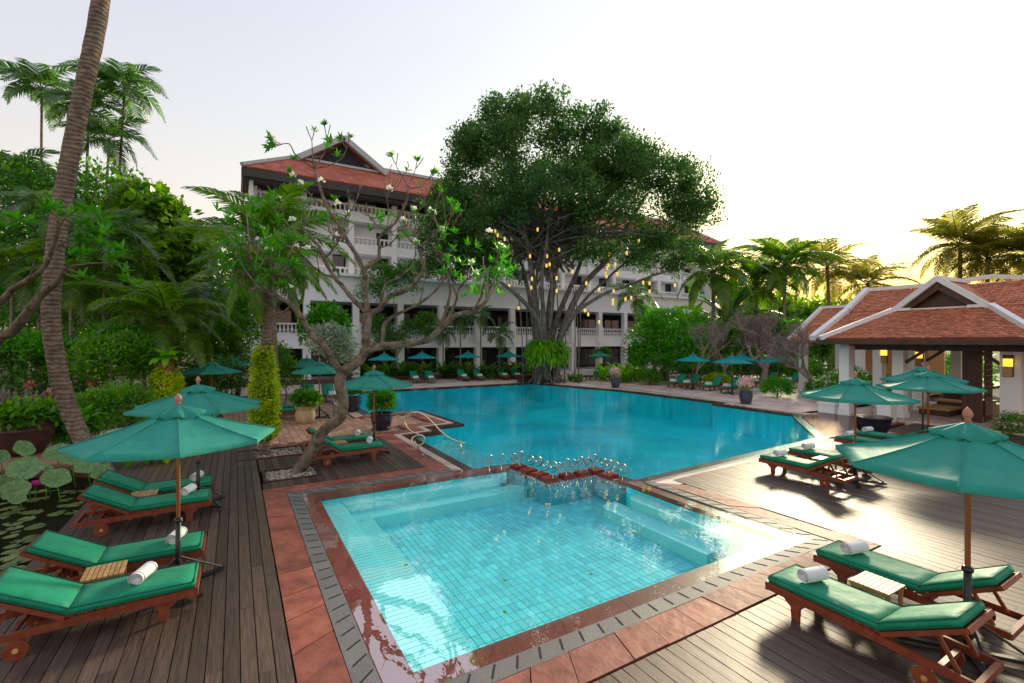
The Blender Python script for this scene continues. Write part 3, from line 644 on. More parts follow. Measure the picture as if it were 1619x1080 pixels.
# ------------------------------------------------------------------ pavilion by the pool
pav = thing('pavilion', 'open poolside pavilion with white pillars and a stepped red tiled gable roof', 'pavilion', (25.5, 8, 0))
def pp(mb, name, m, kind=None, smooth=False):
    o = mb.build(name, m, None, kind=kind, smooth=smooth); o.parent = pav; o.matrix_parent_inverse = Matrix.Translation((-25.5, -8, 0)); return o
def courses(mb, e0, e1, t1, t0, step=.17, tw=.17, jit=.012):
    "rows of roof tiles between an eave line e0-e1 and a top line t0-t1"
    e0, e1, t0, t1 = map(Vector, (e0, e1, t0, t1)); ln = ((t0-e0).length+(t1-e1).length)/2; k = max(1, int(ln/step)); nn = (e1-e0).cross(((t0+t1)/2-(e0+e1)/2)).normalized()
    if nn.z < 0: nn = -nn
    for r in range(k):
        a, b = e0.lerp(t0, r/k), e1.lerp(t1, r/k); a2, b2 = e0.lerp(t0, min(1, (r+1.35)/k)), e1.lerp(t1, min(1, (r+1.35)/k)); w_ = (b-a).length; n = max(1, int(w_/tw))
        for q in range(n):
            f0, f1 = (q+.03)/n, (q+.97)/n; h = .045+random.uniform(-jit, jit); dn = random.uniform(-.012, .012)
            dv = (a-a2).normalized()*dn if (a-a2).length > 0 else Vector()
            p = [a.lerp(b, f0)+dv, a.lerp(b, f1)+dv, b2.lerp(a2, 1-f1), b2.lerp(a2, 1-f0)]
            u = [p[0]+nn*h, p[1]+nn*h, p[2]+nn*.012, p[3]+nn*.012]
            mb.add(p[:2]+u, [(0,1,3,2),(2,3,4,5)])
    return mb
PY0, PY1 = 12.1, -9.0
mb = MB()
courses(mb, (23.9,PY0,3.62), (23.9,PY1,3.62), (27.0,PY1,4.95), (27.0,PY0,4.95)); courses(mb, (27.0,PY0,4.97), (27.0,PY1,4.97), (29.2,PY1,6.15), (29.2,PY0,6.15))
pp(mb, 'roof_tiles', M['roof_tile'], kind='stuff')
mb = MB()
for q in ([(23.95,PY0,3.55),(23.95,PY1,3.55),(27,PY1,4.88),(27,PY0,4.88)], [(27,PY0,4.88),(27,PY1,4.88),(29.2,PY1,6.08),(29.2,PY0,6.08)], [(29.2,PY0,6.08),(29.2,PY1,6.08),(31.4,PY1,4.88),(31.4,PY0,4.88)], [(31.4,PY0,4.88),(31.4,PY1,4.88),(34.5,PY1,3.55),(34.5,PY0,3.55)]): mb.add(*thick(q, .05))
pp(mb, 'roof', M['roof_tile'])
GY, GXW = 8.15, 26.0
c_l, c_r = (23.6,11.55,3.64), (23.6,4.75,3.64); g_l, g_r = (GXW,9.65,4.92), (GXW,6.65,4.92); ap = (GXW-.15,GY,6.08); rb = (29.3,GY,6.12)
mb = MB(); courses(mb, c_l, c_r, g_r, g_l, step=.16, tw=.16); pp(mb, 'roof_tiles', M['roof_tile'], kind='stuff')
mb = MB(); mb.add(*thick([(23.65,11.5,3.57),(23.65,4.8,3.57),(GXW,6.65,4.86),(GXW,9.65,4.86)], .05))
for s in (1, -1):
    cc, gg = (c_l, g_l) if s > 0 else (c_r, g_r)
    mb.add(*thick([(ap[0],ap[1],ap[2]-.03), (gg[0]-.15,gg[1],gg[2]-.03), (29.3,gg[1]+.0,4.95), rb], .05)); mb.add(*thick([(cc[0],cc[1],cc[2]-.05), (gg[0],gg[1],gg[2]-.04), (28.2,gg[1],4.9),(26.0,cc[1]+.4*s,3.7)], .05))
pp(mb, 'roof', M['roof_tile'])
pp(MB().add([(GXW+.25,9.6,4.85),(GXW+.25,6.7,4.85),(GXW+.25,GY,6.0)], [(0,1,2)]).add([(GXW+.3,9.6,4.85),(GXW+.3,6.7,4.85),(GXW+.3,GY,6.0)], [(2,1,0)]), 'gable_panel', M['dark_wood'])
pp(MB().bar((GXW-.05,9.5,4.93),(GXW-.05,6.8,4.93),.10,.07), 'gable_sill', M['white_trim'])
for s, cc, gg in ((1, c_l, g_l), (-1, c_r, g_r)):
    pp(MB().bar(Vector(gg)+Vector((-.12,.12*s,-.05)), Vector(ap)+Vector((-.05,0,.12)), .2, .22).bar(Vector(cc)+Vector((-.1,.12*s,.02)), Vector(gg)+Vector((-.12,.12*s,.02)), .22, .20).bar((gg[0]-.15,gg[1]+.05*s,gg[2]+.02),(gg[0]-.15,gg[1]-.55*s,gg[2]+.02),.16,.12), 'verge_cap', M['white_trim'])
    pp(MB().bar(Vector(gg)+Vector((.02,-.2*s,-.06)), Vector(ap)+Vector((.05,-.08*s,-.16)), .12, .24), 'bargeboard', M['dark_wood'])
pp(MB().bar((ap[0],GY,6.22),(29.2,GY,6.26),.18,.16), 'ridge_cap', M['white_trim'])
pp(MB().bar((29.2,PY0+.1,6.26),(29.2,9.0,6.26),.2,.18).bar((29.2,9.0,6.26),(29.2,7.3,6.42),.2,.18).bar((29.2,7.3,6.42),(29.2,6.4,6.26),.2,.18).bar((29.2,6.4,6.26),(29.2,PY1,6.26),.2,.18), 'ridge_cap', M['white_trim'])
pp(MB().bar((29.2,PY0+.05,6.28),(27.0,PY0+.05,5.08),.26,.24).bar((27.05,PY0+.05,5.1),(23.75,PY0+.05,3.68),.26,.22), 'verge_cap', M['white_trim'])
pp(MB().bar((23.85,PY0-.1,3.47),(23.85,PY1,3.47),.1,.20).bar((23.6,11.45,3.48),(23.6,4.85,3.48),.1,.2).bar((23.6,11.45,3.48),(24,11.45,3.48),.1,.2), 'eaves_board', M['dark_wood'])
pp(MB().box((29.2,1.5,3.42),(10.2,20.8,.06)), 'ceiling', M['dark_wood'])
pp(MB().box((25.6,1.4,3.25),(.3,20.4,.28)).box((32.8,1.4,3.25),(.3,20.4,.28)), 'beam', M['dark_wood'])
def pillar(x, y, a=.48, b=.42, z0=0):
    mb = MB().box((x,y,(z0+3.35)/2),(a,b,3.35-z0)).box((x,y,z0+.16),(a+.08,b+.08,.32)).box((x,y,3.2),(a+.1,b+.1,.14)); return pp(mb, 'pillar', M['white_wall'])
for x, y in ((25.2,11.35),(25.9,9.5),(29.2,11.6),(32.8,11.6),(33.0,9.6),(32.8,5.5),(32.8,1.5),(29.4,9.9)): pillar(x, y)
pillar(26.3,6.0,.62,.6); pillar(26.3,1.6,.62,.6); pillar(26.3,-3.0,.62,.6)
# brackets
for x, y, dx, dy in ((25.9,9.3,0,-.8),(29.4,9.7,0,-.8),(26.3,6.3,0,.8)):
    pp(MB().bar((x,y,2.55),(x+dx,y+dy,3.2),.1,.12), 'bracket', M['dark_wood'])
pp(MB().prism([(25.02,11.9),(25.02,-8),(34,-8),(34,11.9)], -.14, .10), 'platform', M['paving'])
# white plinth walls
for (x0,y0,x1,y1,h) in ((24.95,11.75,25.2,12.5,.42),(24.3,9.25,24.9,9.75,.95)):
    pp(MB().box(((x0+x1)/2,(y0+y1)/2,h/2),(x1-x0,y1-y0,h)).box(((x0+x1)/2,(y0+y1)/2,h+.04),(x1-x0+.08,y1-y0+.08,.08)), 'plinth', M['white_wall'])
# folding lattice door
ld = MB().box((26.9,7.35,1.65),(.10,.62,3.1)); od = pp(ld, 'lattice_door', M['dark_wood'])
mb = MB()
for k in range(12): mb.box((27.5,7.0-.0*k,.42+k*.235),(.9,.04,.045))
for k in range(7): mb.box((27.1+k*.13,7.0,1.65),(.04,.05,3.0))
mb.box((27.5,7.0,.8),(.9,.035,.7)); pp(mb, 'lattice_screen', M['dark_wood'])
def sconce(x, y, z, label):
    t = thing('wall_lamp', label, 'wall lamp', (x,y,z), 0, 'glowing wall lamps of the pavilion')
    MB().box((-.05,0,.13),(.10,.26,.30)).build('lamp_shade', M['sconce_glow'], t); MB().box((-.05,0,-.22),(.11,.24,.38)).build('lamp_body', M['teak'], t); MB().box((0,0,0),(.03,.30,.86)).build('back_plate', M['dark_wood'], t)
sconce(25.965, 6.05, 2.55, 'glowing amber wall lamp on the thick white pillar beside the dark lattice door')
sconce(29.14, 9.9, 2.7, 'glowing yellow wall lamp on an inner pillar above the potted tree')
sconce(29.0, 11.3, 2.8, 'glowing yellow wall lamp behind the leftmost front pillar of the pavilion')
# benches and tables inside the pavilion
def bench(x, y, a, b, h, label, nm='bench'):
    t = thing(nm, label, nm, (x,y,.10), 0)
    MB().box((0,0,h-.04),(a,b,.08)).build('seat' if nm == 'bench' else 'table_top', M['teak'] if nm == 'bench' else M['dark_wood'], t)
    MB().box((0,0,h/2-.05),(a-.12,b-.12,h-.1)).build('base', M['dark_wood'], t)
bench(28.6,8.9,1.9,1.2,.34,'low dark platform bench with pale top just inside the pavilion')
bench(30.2,8.4,.9,2.2,.55,'wooden bench with square backrest hole further inside the pavilion')
bench(29.4,7.6,.7,.7,.75,'square dark side table near the lattice door','table')
bench(31.6,9.0,.8,1.4,.80,'long dark counter table at the back of the pavilion','table')
# small roofed pavilion behind
pv2 = thing('small_pavilion', 'small red roofed pavilion with white ridges behind the bare trees', 'pavilion', (36,20,0))
def p2(mb, name, m, kind=None):
    o = mb.build(name, m, None, kind=kind); o.parent = pv2; o.matrix_parent_inverse = Matrix.Translation((-35.4,-21.7,0)); return o
mb = MB(); courses(mb, (33.2,20.5,3.5),(33.2,14.0,3.5),(36.6,14.0,5.9),(36.6,20.0,5.9),.24,.3); p2(mb, 'roof_tiles', M['roof_tile'], 'stuff')
mb = MB(); mb.add(*thick([(33.25,20.5,3.42),(33.25,14,3.42),(36.6,14,5.82),(36.6,20,5.82)], .05)).add(*thick([(36.6,20,5.82),(36.6,14,5.82),(40,14,3.42),(40,20.5,3.42)], .05)); p2(mb, 'roof', M['roof_tile'])
p2(MB().bar((33.1,20.55,3.6),(36.6,20.05,6.0),.25,.24).bar((36.6,20.1,6.0),(36.6,14,6.0),.25,.2), 'ridge_cap', M['white_trim'])
p2(MB().bar((34.9,17.9,4.8),(35.0,16.6,6.0),.2,.24).bar((34.9,15.3,4.8),(35.0,16.6,6.0),.2,.24).bar((35.0,16.6,6.05),(36.6,16.6,6.05),.2,.2), 'verge_cap', M['white_trim'])
p2(MB().add([(35.1,17.8,4.8),(35.1,15.4,4.8),(35.1,16.6,5.95),(36.4,16.6,5.9)], [(0,1,2),(0,2,3),(1,3,2)]), 'gable_panel', M['dark_wood'])
for x, y in ((34,20),(34,16.5),(39,20)): p2(MB().box((x,y,1.7),(.42,.42,3.4)), 'pillar', M['white_wall'])
p2(MB().box((39.5,17,1.6),(.2,6,3.2)), 'back_wall', M['teak'])
# ------------------------------------------------------------------ parasols
def make_parasol():
    t = thing('parasol', 'x', 'parasol')
    RC, ZR, ZT, N = 1.24, 2.12, 2.52, 8
    MB().tube([(0,0,.62),(0,0,2.60)], .026, 10).build('pole', M['pole_wood'], t, True)
    MB().tube([(0,0,.05),(0,0,.95)], .036, 10).lathe([(.05,.93),(.055,.95),(.05,.98),(.03,.99)], 10).build('pole_sleeve', M['black_metal'], t, True)
    b = MB()
    for a in (0.4, .4+PI/2): b.bar((-.62*math.cos(a),-.62*math.sin(a),.035+.02*(a>1)),(.62*math.cos(a),.62*math.sin(a),.035+.02*(a>1)),.06,.04)
    for a in (0.4, .4+PI/2, .4+PI, .4+1.5*PI): b.tube([(.58*math.cos(a),.58*math.sin(a),.06),(.035*math.cos(a),.035*math.sin(a),.42)], .016, 6)
    b.build('base_stand', M['black_metal'], t)
    MB().lathe([(.016,2.58),(.036,2.595),(.024,2.62),(.042,2.645),(.048,2.67),(.038,2.705),(.016,2.74),(.003,2.752)], 12).build('finial', M['finial_wood'], t, True)
    pn = MB(); K = 7; J = 6; h = PI/N
    for i in range(K+1):
        f = i/K; r = .06+(RC-.06)*f; z = ZT-(ZT-ZR)*f**.92-.02*math.sin(PI*f)
        for j in range(J+1):
            u = j/J*2-1; x = r*math.cos(h); y = r*math.sin(h)*u
            sag = -.034*math.sin(PI*f)*(1-u*u)-.014*f*(1-u*u)
            edge = -.03*(1-u*u)*f**6
            pn.v.append((x+edge, y, z+sag))
    for i in range(K):
        for j in range(J): a = i*(J+1)+j; pn.f.append((a, a+J+1, a+J+2, a+1))
    a = K*(J+1)                                       # hanging hem
    b0 = len(pn.v)
    for j in range(J+1): v = pn.v[a+j]; pn.v.append((v[0]-.004, v[1], v[2]-.045))
    for j in range(J): pn.f.append((a+j, b0+j, b0+j+1, a+j+1))
    me = pn.mesh('canopy_panel', M['canopy'], True)
    sm_ = MB()
    sm_.tube([(.07,0,ZT-.0)]+[(.06+(RC-.06)*f, 0, ZT-(ZT-ZR)*f**.92-.02*math.sin(PI*f)+.006) for f in (.25,.5,.75,1)], .007, 4); seam = sm_.mesh('seam', M['canopy'])
    rib = MB().bar((.03,0,ZT-.06),(RC-.03,0,ZR-.035),.018,.026).bar((.04,0,1.98),(.62,0,(ZT+ZR)/2-.06),.016,.02).mesh('rib', M['pole_wood'])
    for k in range(N):
        link('canopy_panel', me, t, M=Matrix.Rotation(2*PI*(k+.5)/N, 4, 'Z')); rb_ = link('rib', rib, t, M=Matrix.Rotation(2*PI*k/N, 4, 'Z')); link('seam', seam, rb_)
    MB().lathe([(.03,1.92),(.055,1.94),(.055,2.0),(.03,2.02)], 10).build('hub', M['pole_wood'], t, True)
    vt = MB(); n = 64
    for i, (r, z) in enumerate(((.03,2.578),(.09,2.555),(.165,2.52),(.235,2.485),(.285,2.455))):
        for k in range(n):
            a = 2*PI*k/n; wv = math.cos(8*a)*.5+.5
            rr = r*(1+.13*(i/4)*math.cos(8*a)+.04*(i/4)*math.sin(5*a+.7)); vt.v.append((rr*math.cos(a), rr*math.sin(a), z+(i/4)**1.3*(-.03+.05*wv**1.5)+.012*math.sin(3*a+1)*(i/4)+.008*math.sin(13*a)*(i/4)))
    for i in range(4):
        for k in range(n): k2 = (k+1) % n; vt.f.append((i*n+k, (i+1)*n+k, (i+1)*n+k2, i*n+k2))
    b0 = len(vt.v)
    for k in range(n): v = vt.v[4*n+k]; vt.v.append((v[0]*1.005, v[1]*1.005, v[2]-.026))
    for k in range(n): k2 = (k+1) % n; vt.f.append((4*n+k, b0+k, b0+k2, 4*n+k2))
    vt.build('vent_cap', M['canopy'], t, True)
    return t
PARASOLS = [
 ((-.70,8.14),.10,'large green parasol nearest on the left, between the two front loungers'),
 ((-.68,11.88),.35,'green parasol with wooden finial, directly behind the front left parasol'),
 ((3.75,14.95),.2,'green parasol on the timber patio beside the leaning tree'),
 ((-.94,25.5),.5,'green parasol in front of the pair near the thin palm trunk'),
 ((-.2,32.5),.1,'farther green parasol peeking out behind its twin near the ivy palm'),
 ((3.3,23.0),.3,'nearer green parasol of the pair above the beige flower pot'),
 ((3.5,29.0),.6,'rear green parasol of the pair left of the leaning tree trunk'),
 ((9.9,36.4),.1,'small far parasol seen just under the leaning tree\'s long branch, first of the far row'),
 ((13.7,38.5),.4,'second parasol from the left in the far row before the hotel'),
 ((18.0,38.5),.2,'third parasol from the left in the far row before the hotel'),
 ((22.0,38.1),.5,'parasol of the far row closest to the banyan, on its left'),
 ((30.4,35.0),.3,'green parasol standing right of the banyan trunk, over two loungers'),
 ((28.7,22.9),.1,'turquoise parasol beside the green dome tree, left of the bare trees'),
 ((28.3,19.5),.4,'turquoise parasol in front of the bare trees, over two loungers'),
 ((33.0,22.0),.2,'turquoise parasol half hidden behind another one by the bare trees'),
 ((32.7,19.0),.5,'turquoise parasol seen through the bare branches close to the pavilion'),
 ((13.2,5.75),.15,'green parasol over the middle right loungers at the pool corner'),
 ((17.7,5.8),.3,'green parasol in front of the pavilion pillars, second from the right'),
 ((20.9,7.0),.6,'parasol mostly hidden behind another in front of the pavilion'),
 ((7.0,1.95),.22,'big green parasol nearest on the right edge over two loungers'),
]
pz = make_parasol(); PT = tree_of(pz)
for i, ((x, y), a, lab) in enumerate(PARASOLS):
    if i == 0: o = pz; pz.location = (x, y, .022); pz.rotation_euler = (0,0,a); pz['label'] = lab; pz['group'] = 'market parasols round the pool'
    else: o = dup(pz, PT, (x, y, .022 if y < 18 and x < 24 else .0), a, lab)
    if 12 <= i <= 15 or 7 <= i <= 10:              # blue sky light on the far parasols, put into the canopy colour
        for c_ in o.children:
            if c_.name.startswith(('canopy_panel', 'vent_cap')): c_.material_slots[0].link = 'OBJECT'; c_.material_slots[0].material = M['skylit_canopy']
# ------------------------------------------------------------------ sun loungers, towels, side tables
def cushion_mb(L, W, T):
    mb = MB(); r = .035; prof = []
    nx, ny = 8, 5
    def pt(i, j, top):
        u, v = i/nx, j/ny; x = L*(u-.5); y = W*(v-.5); e = min(min(u,1-u)*L, min(v,1-v)*W); zz = T/2-(r*.55 if e < .001 else 0)+.008*math.sin(PI*u)*math.sin(PI*v)
        return (x*(1 if e > .001 else .995), y*(1 if e > .001 else .99), zz if top else -T/2+(r*.5 if e < .001 else 0))
    b = 0
    for top in (True, False):
        for i in range(nx+1):
            for j in range(ny+1): mb.v.append(pt(i, j, top))
    n1 = (nx+1)*(ny+1)
    for i in range(nx):
        for j in range(ny):
            a = i*(ny+1)+j; mb.f.append((a, a+ny+1, a+ny+2, a+1)); a += n1; mb.f.append((a+1, a+ny+2, a+ny+1, a))
    ring = [i*(ny+1) for i in range(nx+1)]+[nx*(ny+1)+j for j in range(1, ny+1)]+[i*(ny+1)+ny for i in range(nx-1, -1, -1)]+[j for j in range(ny-1, 0, -1)]
    k0 = len(mb.v)
    for q in ring: v = mb.v[q]; mb.v.append((v[0]*1.012, v[1]*1.025, 0))
    m_ = len(ring)
    for q in range(m_):
        q2 = (q+1) % m_; mb.f.append((ring[q2], ring[q], k0+q, k0+q2)); mb.f.append((k0+q2, k0+q, n1+ring[q], n1+ring[q2]))
    pipe = MB()
    for z in (T/2-.012, -T/2+.012): pipe.tube([(L/2*.99*sx_, W/2*.995*sy2, z) for sx_, sy2 in ((-1,-1),(1,-1),(1,1),(-1,1),(-1,-1))], .006, 4)
    return mb, pipe
def make_lounger(ang):
    t = thing('sun_lounger', 'x', 'sun lounger'); HX = -.26; W = .64; ZR = .30
    for s in (-1, 1): MB().bar((-1.02,s*.31,.235),(-.2,s*.31,.27),.035,.085).bar((-.2,s*.31,.275),(1.0,s*.31,ZR),.035,.10).build('side_rail', M['lounger_wood'], t)
    MB().bar((1.0,-.33,ZR),(1.0,.33,ZR),.035,.11).build('foot_rail', M['lounger_wood'], t)
    MB().bar((-1.02,-.33,.235),(-1.02,.33,.235),.05,.07).build('head_rail', M['lounger_wood'], t)
    MB().bar((-.72,-.3,.22),(-.72,.3,.22),.05,.05).bar((HX-.02,-.3,.26),(HX-.02,.3,.26),.04,.05).build('cross_bar', M['lounger_wood'], t)
    leg = MB(); pr = [(-.14,.27),(.16,.27),(.12,.20),(.055,.15),(.045,0),(-.045,0),(-.055,.15),(-.10,.20)]
    for y in (-.02, .02): pass
    leg.add([(x, -.02, z) for x, z in pr]+[(x, .02, z) for x, z in pr], [tuple(reversed(range(8))), tuple(range(8, 16))]+[(i, (i+1) % 8, 8+(i+1) % 8, 8+i) for i in range(8)])
    lm = leg.mesh('leg', M['lounger_wood'])
    for s in (-1, 1): link('leg', lm, t, M=Matrix.Translation((.66, s*.27, 0)))
    slat = MB().box((0,0,0),(.065,.60,.02)).mesh('slat', M['lounger_wood'])
    for k in range(14): link('slat', slat, t, M=Matrix.Translation((HX+.05+k*.089, 0, ZR+.035)))
    def cyl_y(r, w_, y, n=20, prof=None):
        mb = MB(); a = []
        for yy in (-w_/2, w_/2): a.append([(r*math.cos(2*PI*k/n), y+yy, r*math.sin(2*PI*k/n)) for k in range(n)])
        mb.add(a[0]+a[1], [tuple(range(n)), tuple(reversed(range(n, 2*n)))]+[(k, n+k, n+(k+1) % n, (k+1) % n) for k in range(n)]); return mb
    wm_ = cyl_y(.108, .032, 0).mesh('wheel', M['lounger_wood']); hm = cyl_y(.028, .05, 0, 10).mesh('wheel_hub', M['teak'])
    for s in (-1, 1): wo_ = link('wheel', wm_, t, M=Matrix.Translation((-.64, s*.345, .108))); link('wheel_hub', hm, wo_)
    MB().tube([(-.64,-.36,.108),(-.64,.36,.108)], .012, 6).box((-.64,-.3,.17),(.07,.03,.14)).box((-.64,.3,.17),(.07,.03,.14)).build('axle', M['lounger_wood'], t)
    Mb = Matrix.Translation((HX,0,ZR+.03)) @ Matrix.Rotation(ang, 4, 'Y')      # tilts the back up (towards -x)
    bf = MB()
    for s in (-1, 1): bf.box((-.40,s*.305,.0),(.82,.04,.05), Mb)
    bf.box((-.80,0,0),(.04,.64,.05), Mb); bf.build('backrest_frame', M['lounger_wood'], t)
    for k in range(8): link('slat', slat, t, M=Mb @ Matrix.Translation((-.06-k*.095, 0, .0)))
    top = Mb @ Vector((-.50, 0, 0))
    for s in (-.24, .24): MB().bar((top.x,s,top.z),(top.x-.18,s,.26),.03,.035).build('backrest_prop', M['lounger_wood'], t)
    a, b = cushion_mb(1.24, W, .095); so_ = a.build('seat_cushion', M['cushion'], t, True); so_.location = (HX+.625, 0, ZR+.095); b.build('piping', M['piping'], so_)
    a, b = cushion_mb(.78, W, .095); so_ = a.build('back_cushion', M['cushion'], t, True); so_.matrix_basis = Mb @ Matrix.Translation((-.39, 0, .075)); b.build('piping', M['piping'], so_)
    return t
LOW, HIGH = make_lounger(R(30)), make_lounger(R(48)); LT = {id(LOW): tree_of(LOW), id(HIGH): tree_of(HIGH)}; used = set()
def towel_mesh():
    "a bath towel rolled into a loose cylinder"
    mb = MB(); n = 40; Ln = .36; pts = []
    for i in range(n+1):
        f = i/n; a = f*2*PI*2.6; r = .014+.053*f; pts.append((r*math.cos(a), r*math.sin(a)*.92))
    for y in (-Ln/2, Ln/2):
        for i, (x, z) in enumerate(pts): mb.v.append((x, y+.006*math.sin(i*.5), z))
    for i in range(n): mb.f.append((i, i+1, n+1+i+1, n+1+i))
    b = len(mb.v)
    for y in (-Ln/2+.04, Ln/2-.04):
        mb.v.append((0, y, 0)); c0 = len(mb.v)-1; k0 = len(mb.v); m_ = 18
        for k in range(m_): mb.v.append((.062*math.cos(2*PI*k/m_), y, .058*math.sin(2*PI*k/m_)))
        for k in range(m_): mb.f.append((c0, k0+k, k0+(k+1) % m_) if y > 0 else (c0, k0+(k+1) % m_, k0+k))
    return mb.mesh('rolled_towel', M['towel'], True)
TW = towel_mesh(); TWF = MB(); 
for k in range(3): TWF.box((0,0,.03+k*.055),(.26-.01*k,.44-.015*k,.05))
TWF = TWF.mesh('folded_towel', M['towel'])
def lounger(x, y, rz, label, tlabel, high=False, rolled=True, z=.022, tow=(.62,.03,.5)):
    pr = HIGH if high else LOW
    if id(pr) not in used: used.add(id(pr)); o = pr; o.location = (x,y,z); o.rotation_euler = (0,0,rz); o['label'] = label; o['group'] = 'green cushioned sun loungers'
    else: o = dup(pr, LT[id(pr)], (x,y,z), rz, label, 'green cushioned sun loungers')
    if tlabel:
        p = Matrix.Translation((x,y,z)) @ Matrix.Rotation(rz, 4, 'Z') @ Vector((tow[0], tow[1], .445+(.088 if rolled else 0)))
        tt_ = bpy.data.objects.new('rolled_towel' if rolled else 'folded_towel', TW if rolled else TWF); col.objects.link(tt_); tt_.location = p; tt_.rotation_euler = (0,0,rz+tow[2]); tt_.scale = (1.45,.92,1.42) if rolled else (1,1,1); tag(tt_, tlabel, 'towel', 'white towels on the loungers')
def make_table():
    t = thing('side_table', 'x', 'side table'); a = .44; h = .43
    for k in range(8): MB().box((-a/2+.0275+k*.055,0,h),(.046,a,.022)).build('slat', M['teak'], t)
    MB().box((0,.19,h-.035),(a-.02,.025,.05)).box((0,-.19,h-.035),(a-.02,.025,.05)).build('apron', M['teak'], t)
    for i in (-1, 1):
        for j in (-1, 1): MB().box((i*.185,j*.17,h/2-.02),(.04,.04,h-.04)).build('leg', M['teak'], t)
    return t
TB = make_table(); TT_ = tree_of(TB); first_t = [True]
def table(x, y, rz, label, z=.022):
    if first_t[0]: first_t[0] = False; TB.location = (x,y,z); TB.rotation_euler = (0,0,rz); TB['label'] = label; TB['group'] = 'slatted teak side tables'
    else: dup(TB, TT_, (x,y,z), rz, label)
lounger(-1.43,7.52,0,'green lounger lowest at the left edge of the photo, head by the pond','white rolled towel on the nearest left lounger',tow=(.42,.02,-.35))
lounger(-1.43,8.77,0,'green lounger behind the front left parasol pole, second from the front','white rolled towel just left of the front parasol pole',tow=(.66,-.02,-.3))
lounger(-1.43,11.32,0,'green lounger on the left deck with its wheel showing, third from the front','white rolled towel on the third left lounger from the front',tow=(.62,.02,-.4))
lounger(-1.43,12.42,0,'green lounger farthest back of the four on the left deck','white rolled towel behind the second parasol pole on the left',tow=(.70,.0,-.3))
table(-1.50,8.14,.05,'slatted teak table between the two front left loungers'); table(-1.58,11.86,0,'slatted teak table between the two rear left loungers')
NPI = -PI/2
lounger(6.30,2.62,PI/2,'green lounger in the lower right corner with wheel and open frame toward the viewer','white rolled towel on the lower right corner lounger',tow=(.60,.0,-.25))
lounger(7.66,2.72,PI/2,'green lounger behind the teak table under the big right parasol','white rolled towel on the lounger behind the right teak table',tow=(.62,.02,-.25))
table(6.98,2.80,PI/2,'pale slatted teak table between the two near right loungers')
lounger(12.45,6.55,PI/2,'green lounger at the pool corner in the middle right, nearer of two','white rolled towel on the nearer lounger of the middle right pair',tow=(.62,.02,-.2))
lounger(13.95,6.62,PI/2,'green lounger right behind the one at the middle right pool corner','white rolled towel on the rear lounger of the middle right pair',tow=(.62,.02,-.2))
table(13.2,6.45,PI/2,'pale teak table between the middle right loungers')
lounger(17.0,6.85,PI/2,'green lounger left of the dark pot in front of the pavilion, mostly hidden','white rolled towel left of the dark bowl pot by the pavilion',tow=(.72,.02,-.2))
lounger(18.35,6.9,PI/2,'green lounger in front of the dark bowl pot by the pavilion','white rolled towel in front of the dark bowl pot',tow=(.72,.02,-.2))
lounger(2.85,14.3,0,'green lounger on the timber patio just behind the leaning tree','white rolled towel on the front lounger of the timber patio',tow=(.62,.05,-.3))
lounger(2.85,15.6,0,'green lounger at the back of the timber patio, behind the small table','white rolled towel on the rear lounger of the timber patio',tow=(.55,.05,-.3))
table(2.7,14.95,0,'teak table between the two loungers of the timber patio')
lounger(1.9,23.6,0,'green lounger behind the beige flower pot with its back raised','white rolled towel beside the beige flower pot',high=True,z=.004)
lounger(1.9,24.9,0,'green lounger behind the one at the beige flower pot','white rolled towel on the lounger farther behind the beige pot',high=True,z=.004)
lounger(3.7,29.6,NPI,'upright green lounger under the left rear parasols, left one','folded white towel on the left upright lounger under the left rear parasols',high=True,rolled=False,z=.004)
lounger(4.75,29.4,NPI,'upright green lounger next to the leaning tree trunk in the distance','folded white towel on the distant lounger nearest the leaning tree trunk',high=True,rolled=False,z=.004)
FAR = [((13.1,39.6),'first'),((14.3,39.2),'second'),((17.5,39.5),'third'),((18.9,39.2),'fourth'),((21.3,38.9),'fifth'),((22.5,38.6),'sixth')]
for (x, y), nm in FAR:
    lounger(x, y-1.0, NPI-.12, f'{nm} upright lounger from the left in the far row by the hotel', f'folded white towel on the {nm} lounger from the left in the far row', high=True, rolled=False, z=0, tow=(.35,0,0))
lounger(28.4,33.6,PI+.1,'green lounger right of the banyan trunk, the left one of two','folded white towel on the left lounger beside the banyan',high=True,rolled=False,z=0,tow=(.35,0,0))
lounger(29.8,32.6,PI+.1,'green lounger right of the banyan trunk, the right one of two','folded white towel on the right lounger beside the banyan',high=True,rolled=False,z=0,tow=(.35,0,0))
for (x, y), nm in (((29.4,24.9),'leftmost'),((29.5,23.75),'second from left'),((29.5,21.85),'third from left'),((29.4,20.35),'rightmost')):
    lounger(x, y, PI, f'{nm} of the four green loungers facing the far right pool edge', f'folded white towel on the {nm} lounger at the far right pool edge', high=True, rolled=False, z=0, tow=(.45,0,0))
for (x, y), nm in (((34.3,25.8),'behind the leftmost pool edge lounger'),((34.6,24.6),'left of the bare tree trunks'),((35.2,21.9),'right behind the bare tree trunk'),((37.6,22.6),'between bare tree and pavilion'),((38.8,21.4),'beside the small pavilion pillar'),((43,35.5),'in the shade behind the green dome tree'),((43.5,34.2),'far back beside the dark jar')):
    lounger(x, y, PI-.15, f'distant green lounger {nm}', f'folded white towel on the distant lounger {nm}', high=True, rolled=False, z=0, tow=(.45,0,0))
